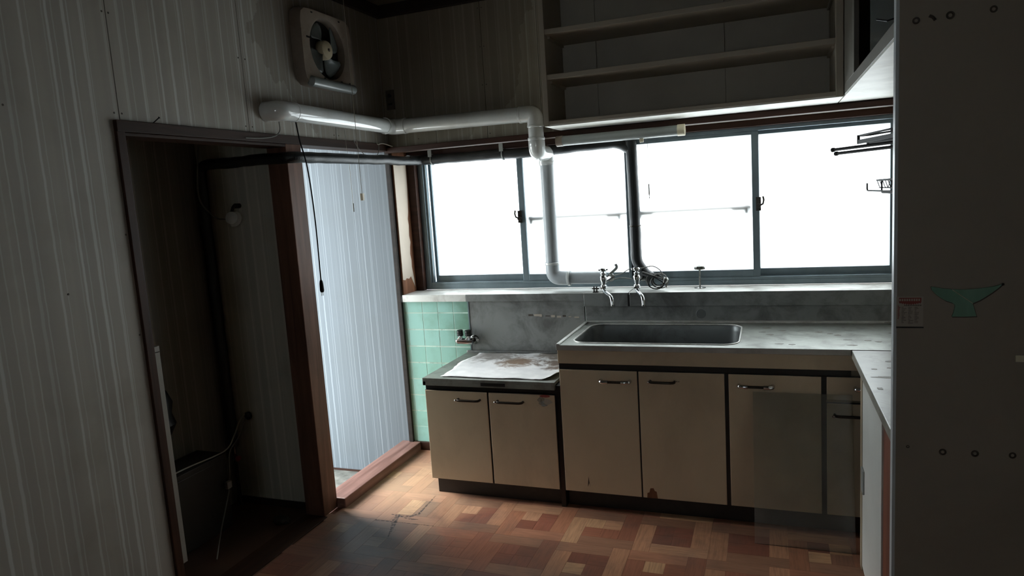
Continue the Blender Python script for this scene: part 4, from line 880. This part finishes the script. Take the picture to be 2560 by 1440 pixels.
# wall plate in the corner
wpq = thing('outlet_plate', 'old dark outlet plate high in the wall corner', 'outlet', (0.042, 0, 2.03))
MB().box(0.016, 0.068, -0.008, 0.0, 2.03, 2.14).build('plate', 'switch', wpq, 0.002)
MB().lathe([(0.012, 0), (0.012, 0.006), (0.006, 0.008)], (0.042, -0.008, 2.108), (0, -1, 0), 14).build('knob', 'black_strip', wpq, 0, True)
MB().box(0.03, 0.054, -0.014, -0.008, 2.055, 2.067).build('socket', 'black_strip', wpq, 0.001)

# hanging plug lead and loose cables at the header
hp = thing('plug_lead', 'black lead with plug hanging in front of the bright alcove', 'cable', (0.12, -0.925, 1.1))
MB().tube(spline([(0.085, -0.94, 1.885), (0.10, -0.945, 1.80), (0.118, -0.935, 1.68), (0.12, -0.92, 1.45), (0.12, -0.922, 1.165)], 8), 0.0032, 7).build('lead', 'black_wire', hp, 0, True)
MB().lathe([(0.004, 0.03), (0.0075, 0.022), (0.009, 0.01), (0.010, -0.02), (0.007, -0.028)], (0.12, -0.922, 1.14), (0, 0, 1), 12).build('plug', 'black_wire', hp, 0, True)
for s in (-1, 1): MB().box(0.1195, 0.1205, -0.922 + s * 0.005 - 0.002, -0.922 + s * 0.005 + 0.002, 1.096, 1.113).build('pin', 'old_chrome', hp)
lc = thing('loose_cable', 'thin cable drooping from the white duct to the doorway header', 'cable', (0.03, -1.0, 1.8))
MB().tube(spline([(0.03, -0.985, 1.89), (0.028, -0.985, 1.85), (0.027, -1.02, 1.825), (0.024, -1.10, 1.812), (0.022, -1.2, 1.808)], 7), 0.0024, 6).build('lead', 'grey_wire', lc, 0, True)
lc2 = thing('cable_ends', 'cut cable ends sticking out beside the corner under the duct', 'cable', (0.03, -0.12, 1.8))
MB().tube(spline([(0.02, -0.16, 1.885), (0.03, -0.17, 1.83), (0.035, -0.12, 1.835), (0.05, -0.04, 1.822)], 6), 0.0026, 6).build('lead', 'pale_cord', lc2, 0, True)
MB().tube(spline([(0.025, -0.40, 1.84), (0.03, -0.37, 1.805), (0.035, -0.31, 1.76)], 6), 0.002, 6).build('lead', 'grey_wire', lc2, 0, True)
MB().tube(spline([(0.03, -0.155, 1.83), (0.035, -0.17, 1.79), (0.04, -0.2, 1.765)], 6), 0.002, 6).build('lead', 'grey_wire', lc2, 0, True)
nl = thing('bent_nail', 'bent nail sticking up from the doorway header', 'nail', (0.01, -1.64, 1.836))
MB().tube([(0.008, -1.655, 1.83), (0.012, -1.645, 1.84), (0.02, -1.63, 1.855)], 0.002, 6).build('shank', 'black_wire', nl); MB().lathe([(0.004, 0), (0.004, 0.002)], (0.02, -1.63, 1.855), (0.5, 0.8, 0.8), 8).build('head', 'black_wire', nl)

# ------------------------------------------------------------------ inside the dark closet
ws = thing('white_batten', 'white batten fixed to the jamb of the dark doorway', 'batten', (-0.02, -1.755, 0.2))
MB().box(-0.045, -0.005, -1.772, -1.738, 0.215, 1.02).build('strip', 'batten', ws, 0.001)
MB().box(-0.045, -0.005, -1.772, -1.737, 1.023, 1.043).build('end_piece', 'batten', ws, 0.001)
bx_ = thing('low_box', 'dark low box standing against the far wall of the closet', 'box', (-0.49, -1.3, 0))
MB().box(-0.575, -0.40, -1.62, -1.10, 0.0, 0.34).build('body', 'drawer_dark', bx_, 0.004)
MB().box(-0.578, -0.395, -1.625, -1.095, 0.34, 0.365).build('lid', 'drawer_dark', bx_, 0.003)
fb = thing('round_fitting', 'dim round fitting with clear globe on the closet partition', 'fitting', (-0.35, -0.89, 1.45))
MB().cyl((-0.345, -0.872, 1.535), (-0.345, -0.90, 1.535), 0.012, 12).tube(fillet([(-0.345, -0.9, 1.54), (-0.345, -0.915, 1.53), (-0.36, -0.915, 1.50)], 0.01, 3), 0.008, 8).build('holder', 'black_strip', fb, 0, True)
MB().lathe([(0.012, -0.03), (0.03, -0.022), (0.04, 0.0), (0.03, 0.022), (0.012, 0.03)], (-0.35, -0.915, 1.475), (0.3, -1, 0.2), 20).build('globe', 'bulb', fb, 0, True)
MB().tube(spline([(-0.39, -0.91, 1.475), (-0.42, -0.905, 1.475), (-0.47, -0.91, 1.49), (-0.515, -0.945, 1.58), (-0.50, -0.945, 1.75), (-0.49, -0.93, 1.86)], 8), 0.004, 6).build('cable', 'grey_wire', fb, 0, True)
cw = thing('closet_cables', 'pale cables trailing from the closet wall over the low box', 'cable', (-0.42, -1.0, 0.0))
MB().tube(spline([(-0.45, -0.885, 0.485), (-0.46, -0.92, 0.46), (-0.43, -1.0, 0.41), (-0.40, -1.10, 0.375), (-0.42, -1.3, 0.373), (-0.42, -1.42, 0.375)], 8), 0.0035, 6).build('lead', 'pale_cord', cw, 0, True)
MB().tube(spline([(-0.45, -0.885, 0.47), (-0.44, -0.95, 0.40), (-0.39, -1.08, 0.36), (-0.385, -1.10, 0.25), (-0.38, -1.13, 0.17), (-0.33, -1.25, 0.05), (-0.22, -1.4, 0.006)], 8), 0.003, 6).build('lead', 'grey_wire', cw, 0, True)
MB().lathe([(0.02, 0), (0.02, 0.012), (0.008, 0.02)], (-0.44, -0.871, 0.475), (0, -1, 0), 14).build('socket', 'black_strip', cw, 0, True)
MB().box(-0.386, -0.368, -1.14, -1.11, 0.20, 0.235).build('plug', 'batten', cw, 0.003)
sv = thing('stop_valve', 'small valve hanging under the end of the black pipe', 'valve', (-0.5, -0.91, 0.2))
MB().cyl((-0.53, -0.905, 0.33), (-0.53, -0.905, 0.24), 0.012, 12).build('body', 'old_chrome', sv, 0, True)
MB().cyl((-0.53, -0.905, 0.27), (-0.495, -0.925, 0.262), 0.009, 10).lathe([(0.014, 0), (0.016, 0.006), (0.006, 0.012)], (-0.495, -0.925, 0.262), (1, -0.5, -0.1), 12).build('handle', 'ink_red', sv, 0, True)
MB().tube([(-0.53, -0.905, 0.25), (-0.53, -0.905, 0.0)], 0.009, 10).build('riser', 'drawer_dark', sv, 0, True)
hb = thing('hanging_lump', 'black rounded cover hanging on the closet wall behind the batten', 'cover', (-0.545, -1.30, 0.62))
MB().lathe([(0.01, -0.11), (0.05, -0.1), (0.075, -0.05), (0.06, 0.0), (0.07, 0.05), (0.05, 0.10), (0.012, 0.13)], (-0.545, -1.32, 0.62), (0, 0, 1), 18).build('cover', 'rubber', hb, 0, True)
MB().tube([(-0.545, -1.32, 0.74), (-0.58, -1.32, 0.80)], 0.004, 6).build('loop', 'black_wire', hb)
rb = thing('rubble_scrap', 'crumpled scrap lying on the closet floor near the post', 'scrap', (-0.17, -1.03, 0.0))
m = MB(); bmesh.ops.create_icosphere(m.bm, subdivisions=3, radius=1.0)
for v in m.bm.verts:
    k = 1 + 0.25 * noise.noise(v.co * 2.5); v.co = Vector((v.co.x * 0.045 * k - 0.17, v.co.y * 0.03 * k - 1.03, max(0.0, v.co.z * 0.022 * k + 0.015)))
m.build('wad', 'drawer_dark', rb, 0, True)
